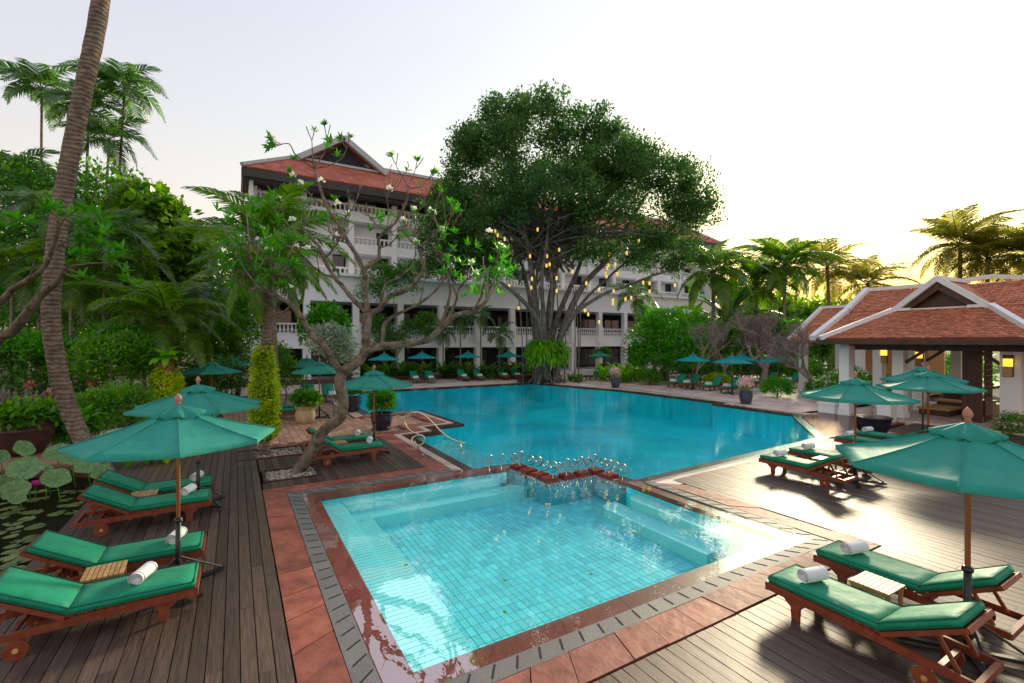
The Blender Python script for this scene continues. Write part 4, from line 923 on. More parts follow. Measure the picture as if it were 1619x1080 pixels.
# ------------------------------------------------------------------ stepping blocks with spiral rails between the pools
def spiral(mb, c, r, ax, turns=2.0, z0=None, rod=.016):
    "upright spiral of round bar in the plane of ax, on a short stem"
    c = Vector(c); ax = Vector(ax).normalized(); pts = []; n = int(26*turns)
    for i in range(n+1):
        f = i/n; a = -PI/2+2*PI*turns*f*.75; rr = r*(1-.78*f); pts.append(c+ax*(rr*math.cos(a))+Vector((0,0,rr*math.sin(a))))
    mb.tube(pts, rod, 6)
    if z0 is not None: mb.tube([(c.x,c.y,z0),(c.x,c.y,c.z-r)], rod, 6)
blk = MB().prism([(-.18,-.165),(.18,-.165),(.18,.165),(-.18,.165)], -.12, .075).mesh('stepping_block', M['rim_granite'])
STEPS = [(6.81,11.24),(6.84,10.77),(6.90,10.31),(6.88,9.85),(7.42,9.86),(7.92,9.86),(8.40,9.86),(8.41,9.33)]
ordn = ['first','second','third','fourth','fifth','sixth','seventh','eighth']
for i, (x, y) in enumerate(STEPS):
    o = bpy.data.objects.new('stepping_block', blk); col.objects.link(o); o.location = (x, y, -.02); o.rotation_euler = (0,0,random.uniform(-.04,.04)); pass
    tag(o, f'{ordn[i]} red granite stepping block from the left across the pool divider', 'stepping stone', 'red stepping blocks between the pools')
SPS = [((6.05,11.58),.13,(1,.1)),((6.40,11.54),.125,(1,.1)),((6.72,11.42),.125,(1,.1)),((6.83,11.25),.15,(1,.1)),
       ((7.0,10.95),.135,(.35,-1)),((7.02,10.62),.15,(.35,-1)),((7.04,10.28),.13,(.35,-1)),((7.05,9.95),.15,(.35,-1)),
       ((7.2,9.93),.13,(1,.05)),((7.46,9.93),.15,(1,.05)),((7.7,9.95),.14,(1,.05)),((7.93,9.93),.15,(1,.05)),((8.17,9.93),.13,(1,.05)),((8.40,9.95),.15,(1,.05)),
       ((8.54,9.72),.13,(.35,-1)),((8.54,9.5),.14,(.35,-1)),((8.55,9.25),.13,(.35,-1)),((8.56,9.0),.14,(.35,-1))]
ORD = ['first','second','third','fourth','fifth','sixth','seventh','eighth','ninth','tenth','eleventh','twelfth','thirteenth','fourteenth','fifteenth','sixteenth','seventeenth','last']
for i, ((x, y), r, ax) in enumerate(SPS):
    mb = MB(); z = .27+(.03 if r > .14 else -.02); spiral(mb, (x, y, z), r*1.1, (ax[0], ax[1], 0), 1.7, -.1, .019)
    o = mb.build('spiral_ornament', M['steel'], None, True); tag(o, f'stainless steel spiral, {ORD[i]} from the left on the stepping blocks between the pools', 'ornament', 'steel spirals along the pool divider')
# ------------------------------------------------------------------ pool handrails
def handrail(pts, spc, spr, label, ax=(1,0,0), posts=()):
    t = thing('pool_handrail', label, 'handrail', (0,0,0)); 
    P = [Vector(p) for p in pts]; cr = []
    for i in range(len(P)-1):
        p0, p1, p2, p3 = P[max(0,i-1)], P[i], P[i+1], P[min(len(P)-1,i+2)]
        for k in range(6):
            f = k/6; cr.append(.5*((2*p1)+(p2-p0)*f+(2*p0-5*p1+4*p2-p3)*f*f+(3*p1-p0-3*p2+p3)*f**3))
    cr.append(P[-1]); MB().tube(cr, .024, 8).build('rail', M['brass_steel'], t, True)
    for a, b in posts: MB().tube([a, b], .02, 8).lathe([(.05,0),(.05,.015),(.02,.02)], 10, c=(b[0],b[1],b[2])).build('post', M['brass_steel'], t, True)
d0 = 14.0
hp_ = [at(*q) for q in ((668,688,14.2),(655,690,14.2),(651,697,14.15),(657,704,14.1),(668,702,14.1),(671,692,14.1),(662,687,14.1),(648,680,14.15),(639,667,14.2),(641,658,14.2),(652,652.5,14.2),(666,654,14.2),(680,664,14.15),(698,683,14.1),(716,695,14.0),(735,701,13.9))]
hr = handrail(hp_, None, None, 'curved steel pool handrail with a curled end at the red stone edge', posts=((at(655,697,14.1), Vector((4.95,13.9,.01)) ),(at(728,701,13.95), at(731,716,13.95))))
handrail([(23.6,33.2,.55),(23.9,32.9,.85),(24.3,32.6,.95),(24.2,32.7,.6),(24.4,32.5,.45),(23.4,32.8,.9),(22.2,32.0,.25),(21.6,31.6,.05)], None, None, 'far steel handrail at the pool edge right of the banyan trunk', posts=(((23.6,33.2,.55),(23.6,33.2,.0)),))
handrail([at(545,620,24),at(530,640,24),at(524,632,24),at(526,615,24),at(535,612,24),at(550,620,24),at(565,632,24)], None, None, 'steel handrail partly hidden behind the leaning tree trunk', posts=((at(545,622,24), at(546,648,24)),))
# ------------------------------------------------------------------ pots
def pot(name, label, x, y, prof, m, z=0, n=28, wob=None, soil=True):
    t = thing(name, label, 'plant pot', (x,y,z)); MB().lathe(prof, n, wob=wob).build('pot', m, t, True)
    rt, zt = prof[-1]
    MB().lathe([(rt*.98,zt-.07),(rt*.6,zt-.03)], n).build('soil', M['soil'], t, True)
    return t
mat('navy_glaze', (.010,.010,.020), (.028,.026,.045), rough=.16, scale=4, spec=.7)
mat('slate_glaze', (.035,.042,.06), (.07,.08,.11), rough=.28, scale=4, spec=.6)
mat('brown_glaze', (.035,.016,.012), (.07,.03,.022), rough=.25, scale=3, spec=.6)
mat('beige_pot', (.38,.26,.14), (.60,.47,.30), rough=.7, scale=5, stretch=(1,1,.25), bump=.5)
POTP = [(.24,0),(.30,.02),(.37,.15),(.43,.35),(.455,.52),(.44,.60),(.47,.62),(.47,.66),(.43,.66),(.42,.58)]
n1 = pot('plant_pot', 'round dark navy glazed pot with a clipped ixora bush by the pool', 5.0, 18.75, [(a*.95, b) for a, b in POTP], M['navy_glaze'], .02)
MB().lathe([(.36,0),(.40,.03),(.38,.045)], 24).build('saucer', M['navy_glaze'], n1, True)
n2 = pot('plant_pot', 'dark navy pot half hidden behind the parasol pole and ixora pot', 5.0, 24.2, [(a*.98, b*1.1) for a, b in POTP], M['navy_glaze'], .02)
n3 = pot('plant_pot', 'beige textured stone pot holding a leafy green plant', 2.58, 21.9, [(.27,0),(.33,.03),(.40,.25),(.41,.42),(.36,.56),(.36,.62),(.43,.70),(.44,.74),(.39,.74),(.38,.66)], M['beige_pot'], .005)
n4 = pot('plant_pot', 'slate blue pot with pale pink flowers at the near right pool edge', 24.75, 16.2, [(.2,0),(.27,.02),(.34,.3),(.355,.5),(.33,.64),(.36,.68),(.36,.72),(.31,.72)], M['slate_glaze'], .0)
n5 = pot('plant_pot', 'slate blue pot with pale pink flowers at the far pool corner', 24.9, 26.9, [(.2,0),(.27,.02),(.34,.3),(.36,.5),(.34,.64),(.37,.68),(.37,.72),(.31,.72)], M['slate_glaze'], .0)
n6 = pot('plant_pot', 'wide dark bowl pot with a twisted bare tree in front of the pavilion', 20.1, 8.2, [(.26,0),(.34,.02),(.46,.25),(.55,.55),(.58,.68),(.61,.70),(.61,.74),(.55,.74)], M['navy_glaze'], .02)
n7 = pot('plant_pot', 'big brown glazed pot with a desert rose by the lotus pond', -5.6, 19.9, [(.42,0),(.5,.03),(.68,.35),(.78,.65),(.8,.78),(.76,.88),(.8,.92),(.8,.97),(.7,.97)], M['brown_glaze'], .1)
n8 = pot('plant_pot', 'dark jar with a small shrub by the hotel pillar right of the banyan', 36.0, 41.0, [(.35,0),(.55,.3),(.62,.7),(.5,.95),(.55,1.0),(.45,1.0)], M['brown_glaze'], .0)
n9 = pot('plant_pot', 'tall dark purple jar beside the round bush near the green dome tree', 33.2, 29.6, [(.25,0),(.38,.3),(.42,.7),(.33,1.0),(.36,1.06),(.3,1.06)], M['navy_glaze'], .0)
# block plinth beside the banyan roots
t = thing('stone_box', 'dark brown stone box at the foot of the banyan, left of its roots', 'planter', (21.6,34.4,0)); MB().box((0,0,.3),(1.3,.9,.6)).build('box', M['brown_glaze'], t); MB().box((0,0,.62),(1.4,1.0,.06)).build('cover', M['dark_wood'], t)
# ------------------------------------------------------------------ vegetation helpers
def smooth(P, sub=4, wob=0.0):
    P = [Vector(p) for p in P]; out = []
    for i in range(len(P)-1):
        p0, p1, p2, p3 = P[max(0,i-1)], P[i], P[i+1], P[min(len(P)-1,i+2)]
        for k in range(sub):
            f = k/sub; q = .5*((2*p1)+(p2-p0)*f+(2*p0-5*p1+4*p2-p3)*f*f+(3*p1-p0-3*p2+p3)*f**3)
            if wob: q = q+Vector((random.uniform(-wob,wob),random.uniform(-wob,wob),random.uniform(-wob,wob)))
            out.append(q)
    out.append(P[-1]); return out
def taper(n, a, b): return [a+(b-a)*i/max(1,n-1) for i in range(n)]
def limb(mb, P, r0, r1, n=7, sub=4, wob=0.0):
    Q = smooth(P, sub, wob); mb.tube(Q, taper(len(Q), r0, r1), n); return Q
def rosette(C, D, n, L, W, spread=.9):
    "whorl of n leaves at the tip C of a twig pointing along D"
    D = Vector(D).normalized(); a = D.cross(Vector((0,0,1))); a = a if a.length > .1 else Vector((1,0,0)); a.normalize(); b = D.cross(a); rows = []
    for k in range(n):
        th = 2*PI*k/n+random.uniform(-.3,.3); e = spread*random.uniform(.6,1.15); d = D*math.cos(e)+(a*math.cos(th)+b*math.sin(th))*math.sin(e)
        rows.append((tuple(C), tuple(d), tuple(D+Vector((0,0,.6))), L*random.uniform(.65,1.1), W*random.uniform(.8,1.1)))
    return rows
def rows_np(rows, fold=.1):
    a = [np.array([r[i] for r in rows], float) for i in range(5)]
    return leaf_np(a[0], unit(a[1]), unit(a[2]), a[3], a[4], fold)
def leafy(name, label, cat, loc, blobs, nclump, per, crad, L, m, asp=.5, trunk=None, group=None, extra=None, barkm='grey_bark', low=-1.0, **kw):
    "a tree or shrub whose crown is a cloud of single leaves; blobs are relative to loc"
    t = thing(name, label, cat, loc, 0, group)
    build_leaves('crown' if cat == 'tree' else 'foliage', cloud(blobs, nclump, per, crad, L, asp, low=low, **kw), M[m], t)
    if trunk:
        mb = MB()
        for P, r0, r1 in trunk: limb(mb, P, r0, r1, 7)
        mb.build('trunk' if cat == 'tree' else 'stem', M[barkm], t, True)
    if extra: extra(t)
    return t
def frond_mesh(name, L, pairs, lw, ll, rise, droop, m, hang=.5, curl=.15, vee=.35):
    "feather frond along +x: midrib and two rows of leaflets"
    mb = MB(); pts = []; n = 14
    for i in range(n+1):
        f = i/n; pts.append(Vector((L*f*(1-.18*droop*f*f), curl*math.sin(f*2.2)*.3*L*.3, L*(rise*f-droop*f**2.2))))
    mb.tube(pts, taper(n+1, L*.010, L*.002), 4)
    V, F = list(mb.v), []
    F4 = [f for f in mb.f if len(f) == 4]; 
    for i in range(pairs):
        f = .14+.86*(i+.5)/pairs; k = min(n-1, int(f*n)); ff = f*n-k; p = pts[k].lerp(pts[k+1], ff); t = (pts[k+1]-pts[k]).normalized(); sd_ = t.cross(Vector((0,0,1))).normalized(); up = sd_.cross(t)
        ln = ll*L*(math.sin(PI*min(1,.16+.84*f)**.85)*.8+.22)
        for s in (-1, 1):
            fw = .55+.5*f+random.uniform(-.1,.1); d = (sd_*s+t*fw+up*vee*random.uniform(.4,1.2)).normalized(); q1 = p+d*ln*.5; d2 = (d+Vector((0,0,-hang*random.uniform(.6,1.5)))).normalized(); q2 = q1+d2*ln*.5
            wv = t*lw*L*.5; b = len(V)
            V += [tuple(p-wv*.6), tuple(p+wv*.6), tuple(q1+wv), tuple(q1-wv), tuple(q2+wv*.12), tuple(q2-wv*.12)]
            F4 += [(b,b+1,b+2,b+3),(b+3,b+2,b+4,b+5)]
    return npmesh(name, np.array(V), np.array(F4, np.int32), m)
FROND = {}
def fronds(kind):
    if kind in FROND: return FROND[kind]
    P = {'coco': dict(L=1, pairs=46, lw=.027, ll=.30, rise=.28, droop=.55, hang=.9), 'coco_gold': dict(L=1, pairs=42, lw=.024, ll=.30, rise=.3, droop=.5, hang=.8), 'areca': dict(L=1, pairs=22, lw=.055, ll=.46, rise=.3, droop=.75, hang=1.0), 'date': dict(L=1, pairs=46, lw=.012, ll=.20, rise=.2, droop=.35, hang=.15)}[kind]
    m = {'coco':'palm_leaf','coco_gold':'palm_gold','areca':'palm_dark','date':'palm_leaf'}[kind]
    FROND[kind] = [frond_mesh('frond', m=M[m], **{**P, 'droop': P['droop']*s, 'rise': P['rise']*q}, curl=cu) for s, q, cu in ((.8,1.1,.3),(1.0,1.0,-.3),(1.3,.8,.1))]
    return FROND[kind]
def palm(name, label, base, top, r0, r1, kind, nf, L, group=None, mid=None, bark='palm_bark', emin=-.5, emax=1.25, leafm=None, coconuts=0, azr=None, shaft=False, flare=.3):
    base, top = Vector(base), Vector(top); t = thing(name, label, 'palm tree', base, 0, group); z0 = Vector((0,0,-.15))
    P = [z0]+([Vector(q)-base for q in mid] if mid else [(top-base)*.5+Vector((random.uniform(-.1,.1),random.uniform(-.1,.1),0))])+[top-base]
    mb = MB(); Q = smooth(P, 10); n = len(Q); rr = [(r0+(r1-r0)*(i/(n-1))**.6)*(1+flare*max(0, 1-i/(n-1)*9)**2)*(1+.03*math.sin(i*2.3)) for i in range(n)]; mb.tube(Q, rr, 14); mb.build('trunk', M[bark], t, True)
    if shaft: MB().tube([Q[-1], Q[-1]+Vector((0,0,.55)), Q[-1]+Vector((0,0,1.0))], [r1*1.25, r1*1.2, r1*.5], 8).build('crownshaft', M['mid_leaf'], t, True)
    me = fronds(kind); c = top-base+Vector((0,0,.9 if shaft else 0))
    for k in range(nf):
        f = (k+.5)/nf; el_ = emax+(emin-emax)*f; az = k*2.39996+random.uniform(-.2,.2) if azr is None else random.uniform(*azr)
        s = L*random.uniform(.85,1.1)*(.8+.2*math.sin(PI*min(1,f+.25)))
        Mx = Matrix.Translation(c) @ Matrix.Rotation(az, 4, 'Z') @ Matrix.Rotation(-el_+.2, 4, 'Y') @ Matrix.Rotation(random.uniform(-.25,.25), 4, 'X') @ Matrix.Scale(s, 4)
        o = link('frond', me[k % 3], t, M=Mx)
        if leafm: o.material_slots[0].link = 'OBJECT'; o.material_slots[0].material = M[leafm]
    if coconuts:
        for k in range(coconuts):
            a = random.uniform(0, 6.3); MB().lathe([(.02,-.14),(.10,-.08),(.13,.0),(.10,.09),(.02,.13)], 10).build('coconut', M['fibre'], t, True).location = c+Vector((.28*math.cos(a), .28*math.sin(a), -.25-random.uniform(0,.2)))
    return t
def straps(n, L, W, arch, el0, el1, c=(0,0,0), seg=4, azr=(0,6.283)):
    "arching strap leaves from one point; returns V,F"
    V, F = [], []
    for k in range(n):
        az = random.uniform(*azr); e = random.uniform(el0, el1); l = L*random.uniform(.7,1.1); p = Vector(c)+Vector((random.uniform(-.05,.05),random.uniform(-.05,.05),0)); h = Vector((math.cos(az),math.sin(az),0)); sd_ = Vector((-h.y,h.x,0)); b = len(V)
        for i in range(seg+1):
            f = i/seg; ww = W*(math.sin(PI*(.12+.85*f))**.7)*.5; V += [tuple(p-sd_*ww), tuple(p+sd_*ww)]
            ee = e-arch*f; p = p+(h*math.cos(ee)+Vector((0,0,1))*math.sin(ee))*l/seg
        F += [(b+2*i, b+2*i+1, b+2*i+3, b+2*i+2) for i in range(seg)]
    return V, F
def strap_plant(name, label, cat, loc, n, L, W, arch, el0, el1, m, group=None, part='leaves', spread=0.0, stems=1):
    t = thing(name, label, cat, loc, 0, group); V, F = [], []
    for s in range(stems):
        c = (random.uniform(-spread,spread), random.uniform(-spread,spread), 0); v, f = straps(n, L, W, arch, el0, el1, c); b = len(V); V += v; F += [tuple(b+i for i in q) for q in f]
    link(part, npmesh(part, np.array(V), np.array(F, np.int32), M[m]), t); return t
def paddle_leaf(L, W, arch, m, stem=.35):
    "big paddle leaf on a stalk along +x"
    mb = MB(); n = 8; pts = []; p = Vector((0,0,0)); e = 0
    for i in range(n+1):
        pts.append(p.copy()); e = -arch*(i/n)**1.5; p = p+Vector((math.cos(e),0,math.sin(e)))*L/n
    mb.tube(pts, taper(n+1,.02*L,.006*L), 4, False); F = list(mb.f); V = list(mb.v); rows = []
    for i in range(n+1):
        f = i/n
        if f < stem: continue
        g = (f-stem)/(1-stem); ww = W*.5*math.sin(PI*min(.98,.06+.94*g))**.6; b = len(V); V += [tuple(pts[i]+Vector((0,-ww,.12*ww))), tuple(pts[i]+Vector((0,0,.006))), tuple(pts[i]+Vector((0,ww,.12*ww)))]; rows.append(b)
    for a, b in zip(rows, rows[1:]): F += [(a,a+1,b+1,b),(a+1,a+2,b+2,b+1)]
    return npmesh('leaf', np.array(V), np.array(F, np.int32), m, True)
# ------------------------------------------------------------------ the leaning plumeria on the left
D0 = 12.7
pl = thing('plumeria_tree', 'leaning frangipani tree with bare twisted limbs, few leaves and white flowers', 'tree', (1.44,13.9,0))
def lp(pts): o = Vector((1.44,13.9,0)); return [p-o for p in pts]
trunk = MB(); tips = []
P = ats([(463,757),(497,707),(513,680),(538,659),(543,632),(537,607),(541,590)], D0); P = lp(P); Q = smooth(P, 5, .008)
trunk.tube(Q, [.20,.185,.175,.17,.165,.16,.155,.15,.148,.145,.142,.14,.15,.155,.15,.14,.138,.14,.145,.14,.135,.135,.135,.14,.145,.15,.15,.15,.15,.15,.15][:len(Q)] if len(Q) <= 31 else taper(len(Q),.2,.14), 12)
trunk.lathe([(.02,-.09),(.10,-.06),(.12,.0),(.08,.07),(.02,.09)], 8, c=tuple(P[3]+Vector((.05,0,.0))))
trunk.build('trunk', M['plumeria_bark'], pl, True)
LIMBS = [  # photo bearings, start/end depth, start/end radius, twig tips wanted
 ([(541,590),(564,573),(578,554),(579,540),(580,522),(582,495)], 12.7, 12.6, .14, .115, 0),
 ([(541,590),(525,570),(511,545),(492,529),(478,504),(461,482),(436,468),(408,454),(395,440)], 12.7, 11.6, .10, .045, 1),
 ([(461,482),(445,497),(440,486),(446,475)], 12.1, 12.1, .035, .02, 1),
 ([(578,554),(600,548),(625,546),(650,543),(680,536),(703,512),(722,498),(747,493),(769,476),(777,452)], 12.65, 11.9, .115, .04, 1),
 ([(703,512),(716,488),(722,470),(716,452)], 12.3, 12.2, .05, .022, 1), ([(747,493),(760,470),(768,440),(783,420)], 12.0, 11.7, .04, .018, 1),
 ([(722,470),(728,452),(742,440)], 12.2, 12.1, .03, .016, 1), ([(680,536),(700,505),(712,462),(706,430),(690,408)], 12.4, 12.5, .05, .02, 1),
 ([(582,495),(566,481),(552,466),(540,451),(530,440),(512,410),(505,390),(487,372),(480,360),(481,342)], 12.6, 13.2, .075, .032, 1),
 ([(487,372),(465,365),(450,348),(447,335)], 13.1, 13.2, .03, .014, 1), ([(530,440),(505,430),(485,410),(470,395)], 12.9, 12.6, .03, .014, 1), ([(512,410),(528,392),(540,372),(545,352)], 13, 13.3, .03, .014, 1),
 ([(582,495),(577,461),(579,441),(566,408),(552,385),(535,355),(517,327),(505,295),(496,266)], 12.6, 12.9, .085, .03, 0),
 ([(496,266),(480,255),(466,243),(458,228),(446,228)], 12.9, 12.7, .022, .012, 1), ([(496,266),(494,245),(493,222)], 12.9, 12.9, .018, .010, 1), ([(496,266),(508,250),(516,232),(517,218)], 12.9, 13.1, .02, .010, 1), ([(496,266),(520,262),(540,250),(548,235)], 12.9, 13.2, .02, .010, 1),
 ([(517,327),(500,318),(488,305),(474,292)], 12.8, 12.6, .022, .011, 1), ([(535,355),(548,342),(560,325),(567,305)], 12.8, 13, .025, .012, 1), ([(552,385),(536,380),(520,366)], 12.8, 12.6, .022, .012, 1),
 ([(579,441),(578,425),(597,412),(600,392),(600,375),(620,357),(630,344),(642,320),(645,297)], 12.6, 13.0, .06, .026, 0),
 ([(645,297),(638,282),(630,270),(626,260)], 13, 13, .018, .009, 1), ([(645,297),(651,282),(657,267)], 13, 13.1, .016, .009, 1), ([(645,297),(662,296),(676,284)], 13, 13.2, .018, .009, 1),
 ([(630,344),(616,335),(612,315),(618,300)], 12.9, 12.7, .022, .010, 1), ([(620,357),(608,362),(590,350),(580,335)], 12.9, 12.9, .022, .010, 1), ([(600,375),(612,362),(622,372)], 12.8, 12.5, .02, .012, 1), ([(600,392),(616,386),(632,368),(640,352)], 12.8, 13, .022, .011, 1),
 ([(582,495),(601,488),(615,469),(632,463),(650,453),(662,439),(670,424),(666,404),(665,390),(690,370),(692,355)], 12.6, 12.4, .085, .025, 1),
 ([(690,370),(704,360),(712,345)], 12.4, 12.2, .022, .010, 1), ([(665,390),(650,382),(643,366)], 12.4, 12.5, .02, .010, 1), ([(666,404),(684,396),(698,400)], 12.4, 12.2, .02, .010, 1), ([(692,355),(682,342),(676,326)], 12.4, 12.5, .018, .009, 1),
 ([(601,488),(604,468),(611,449),(630,439),(650,422),(656,405)], 12.6, 12.9, .045, .018, 1),
 ([(602,549),(606,530),(607,514),(625,498),(662,481),(687,461),(699,447),(706,434)], 12.6, 12.9, .06, .02, 1), ([(662,481),(668,462),(664,446)], 12.8, 12.9, .022, .011, 1),
 ([(436,468),(430,452),(438,438),(450,430)], 11.9, 11.8, .035, .016, 1), ([(408,454),(394,458),(380,446),(372,430)], 11.7, 11.5, .035, .016, 1), ([(395,440),(398,420),(390,400),(396,380)], 11.6, 11.4, .035, .016, 1),
 ([(440,430),(428,415),(405,395),(398,372),(396,352)], 12.1, 12.0, .035, .016, 1), ([(440,430),(452,415),(456,395)], 12.1, 12.3, .022, .012, 1),
]
rows, frows = [], []
def flower(c):
    for _ in range(22):
        v = Vector((random.gauss(0,1),random.gauss(0,1),abs(random.gauss(0,1)))).normalized()
        frows.append((tuple(c+v*random.uniform(.01,.07)), tuple(v+Vector((random.uniform(-.5,.5),)*3)), tuple(v), .075, .06))
limbs = MB(); oo = Vector((1.44,13.9,0)); FL = {1:.5}
for pts, a, b, r0, r1, tipn in LIMBS:
    P = lp(ats(pts, a, b)); Q = smooth(P, 4, .006); n = len(Q); limbs.tube(Q, [max(.008, (r0+(r1-r0)*i/(n-1))*(1+.06*math.sin(i*1.7))) for i in range(n)], 8)
    if tipn:
        d = (Q[-1]-Q[-3]).normalized(); right = pts[-1][0] > 700 or pts[-1][0] < 470; tops = []
        for _ in range(3 if right else 2):
            dd = (d+Vector((random.uniform(-.8,.8),random.uniform(-.8,.8),random.uniform(-.1,.9)))).normalized(); l = random.uniform(.18,.42); e = Q[-1]+dd*l; limbs.tube([Q[-1], Q[-1]+dd*l*.5+Vector((0,0,-.02)), e], [max(.010,r1*.8),.011,.013], 6); tops.append((e, dd))
        for e, dd in tops:
            u = random.random()
            if u < (.85 if right else .50): rows += rosette(e, dd, random.randint(6,10), .29 if right else .22, .085 if right else .065)
            if u < .25: flower(e+dd*.08)
tw = MB()
for pts, a, b, r0, r1, tipn in LIMBS[6:]:
    if pts[-1][1] < 300: continue
    Q = smooth(lp(ats(pts, a, b)), 4)
    for _ in range(3):
        k = random.randint(len(Q)//3, len(Q)-2); p0 = Q[k]; dd = ((Q[k+1]-Q[k]).normalized()*.5+Vector((random.uniform(-1,1),random.uniform(-.7,.7),random.uniform(-.2,.8)))).normalized(); l = random.uniform(.25,.7)
        e = p0+dd*l+Vector((0,0,.25*l)); tw.tube([p0, p0+dd*l*.5+Vector((0,0,-.06*l)), e], [.016,.011,.010], 5); d3 = (dd+Vector((0,0,.8))).normalized()
        if random.random() < .5: tw.tube([e, e+d3*.15, e+(d3+Vector((random.uniform(-.5,.5),random.uniform(-.5,.5),.3)))*.2], [.010,.009,.011], 5)
        if random.random() < .35: rows += rosette(e, d3, random.randint(3,6), .22, .07)
tw.build('twigs', M['plumeria_bark'], pl, True, kind='stuff')
limbs.build('limbs', M['plumeria_bark'], pl, True)
for px, py, d in ((440,228,12.7),(508,286,12.7),(475,290,12.6),(463,348,13),(468,390,12.6),(407,366,11.8),(425,395,11.8),(485,393,12.6),(531,372,12.9),(616,300,12.7),(533,322,12.8),(700,363,12.1),(774,367,11.8),(795,392,11.7)): flower(at(px,py,d)-oo)
# leafy shoots on the left and right ends
for cx_, cy2, rx, ry, n, d in ((400,350,55,50,26,11.6),(430,400,50,40,22,11.9),(365,400,30,50,14,11.5),(395,440,45,25,14,11.5),(785,430,30,28,16,11.6),(745,455,30,25,8,11.9),(560,340,70,60,7,12.9),(640,360,60,50,5,12.8),(520,240,40,30,5,12.9),(720,400,30,40,6,12.1)):
    for _ in range(n):
        c = at(cx_+random.gauss(0,.5)*rx, cy2+random.gauss(0,.5)*ry, d+random.gauss(0,.35))-oo; dd = Vector((random.uniform(-.6,.6),random.uniform(-.6,.6),random.uniform(.2,1))); rows += rosette(c, dd, random.randint(5,9), .26, .078)
        limbs2 = None
V = rows_np(rows); build_leaves('foliage', V, M['plumeria_leaf'], pl); build_leaves('flowers', rows_np(frows), M['white_petal'], pl, kind='stuff')
# twigs carrying the leafy shoots on the left
mb = MB()
for (x0, y0), (x1, y1), d in (((408,454),(360,395),11.5),((395,440),(420,380),11.6),((400,430),(385,345),11.5),((440,430),(455,380),12),((396,400),(350,370),11.4),((769,476),(800,425),11.6),((769,476),(770,420),11.7)):
    for k in range(2): a, b = at(x0,y0,d)-oo, at(x1+random.uniform(-15,15),y1+random.uniform(-15,15),d+random.uniform(-.3,.3))-oo; mb.tube([a, a.lerp(b,.5)+Vector((0,0,-.06)), b], [.022,.016,.011], 6)
mb.build('twigs', M['twig_bark'], pl, True, kind='stuff')
# ------------------------------------------------------------------ banyan
BD = 40.0; bo = gp(865, BD); bo.z = 0
bn = thing('banyan_tree', 'huge spreading banyan tree with many trunks rising above the far pool edge', 'tree', bo)
def bp_(pl_, a=BD, b=None): return [p-bo for p in ats(pl_, a, b)]
mb = MB()
for pts, a, b, r0, r1 in (
 ([(852,604),(853,560),(848,500),(842,440),(834,390),(822,330),(812,270)], 40, 39, .75, .16), ([(866,604),(866,560),(868,500),(876,440),(884,390),(888,330),(880,260)], 40.3, 41, .85, .18),
 ([(878,604),(880,560),(892,515),(922,452),(962,408),(990,360),(1020,310)], 39.8, 41, .75, .15), ([(872,600),(874,530),(890,480),(912,430),(928,380),(935,310)], 40.4, 42, .6, .14),
 ([(860,590),(855,520),(836,486),(812,462),(790,445),(760,420)], 39.6, 37, .5, .12), ([(880,590),(884,540),(905,500),(945,470),(1000,448),(1055,428)], 39.7, 38, .45, .10),
 ([(863,600),(861,520),(856,450),(862,400),(870,330)], 39.4, 38, .45, .12), ([(845,600),(846,540),(838,480),(825,420),(800,370),(770,330)], 40.2, 41, .45, .10), ([(868,520),(872,470),(868,420),(852,370)], 39.3, 39, .3, .12),
 ([(895,520),(920,480),(960,440),(1010,400),(1070,370)], 40, 42, .3, .08)): limb(mb, bp_(pts, a, b), r0*.52, r1*.75, 9, 4, .03)
mb.build('trunk', M['grey_bark'], bn, True)
mb = MB()
for k in range(46):
    a = random.uniform(0, 6.283); r = random.uniform(.6,1.15); h = random.uniform(1.0,3.6); x, y = r*math.cos(a), r*math.sin(a)
    limb(mb, [(x*random.uniform(1.0,1.6), y*random.uniform(1.0,1.6), -.05),(x*1.02,y*1.02,.5),(x*.8,y*.8,h)], random.uniform(.05,.12), .03, 5, 2, .03)
for k in range(10):
    x0 = random.uniform(800,930); p = at(x0, random.uniform(440,480), random.uniform(38.5,41.5))-bo; q = Vector((p.x+random.uniform(-.5,.5), p.y, 0)); mb.tube([p, p.lerp(q,.5)+Vector((.1,0,0)), q], [.05,.045,.06], 5)
mb.build('aerial_roots', M['grey_bark'], bn, True)
mb = MB()
for k in range(150):
    cx2, cy3, rx, ry = random.choice([(860,300,150,110),(960,320,120,80),(770,320,70,70)]); a = at(865+random.gauss(0,25), 400+random.gauss(0,25), 40); b = at(cx2+random.uniform(-.75,.75)*rx, cy3+random.uniform(-.7,.7)*ry, 40+random.gauss(0,3.0)); mb.tube([a-bo, a.lerp(b,.5)-bo+Vector((random.uniform(-.5,.5),random.uniform(-.5,.5),.5)), b-bo], [.12,.07,.02], 4, False)
mb.build('branches', M['grey_bark'], bn, True)
BL = []
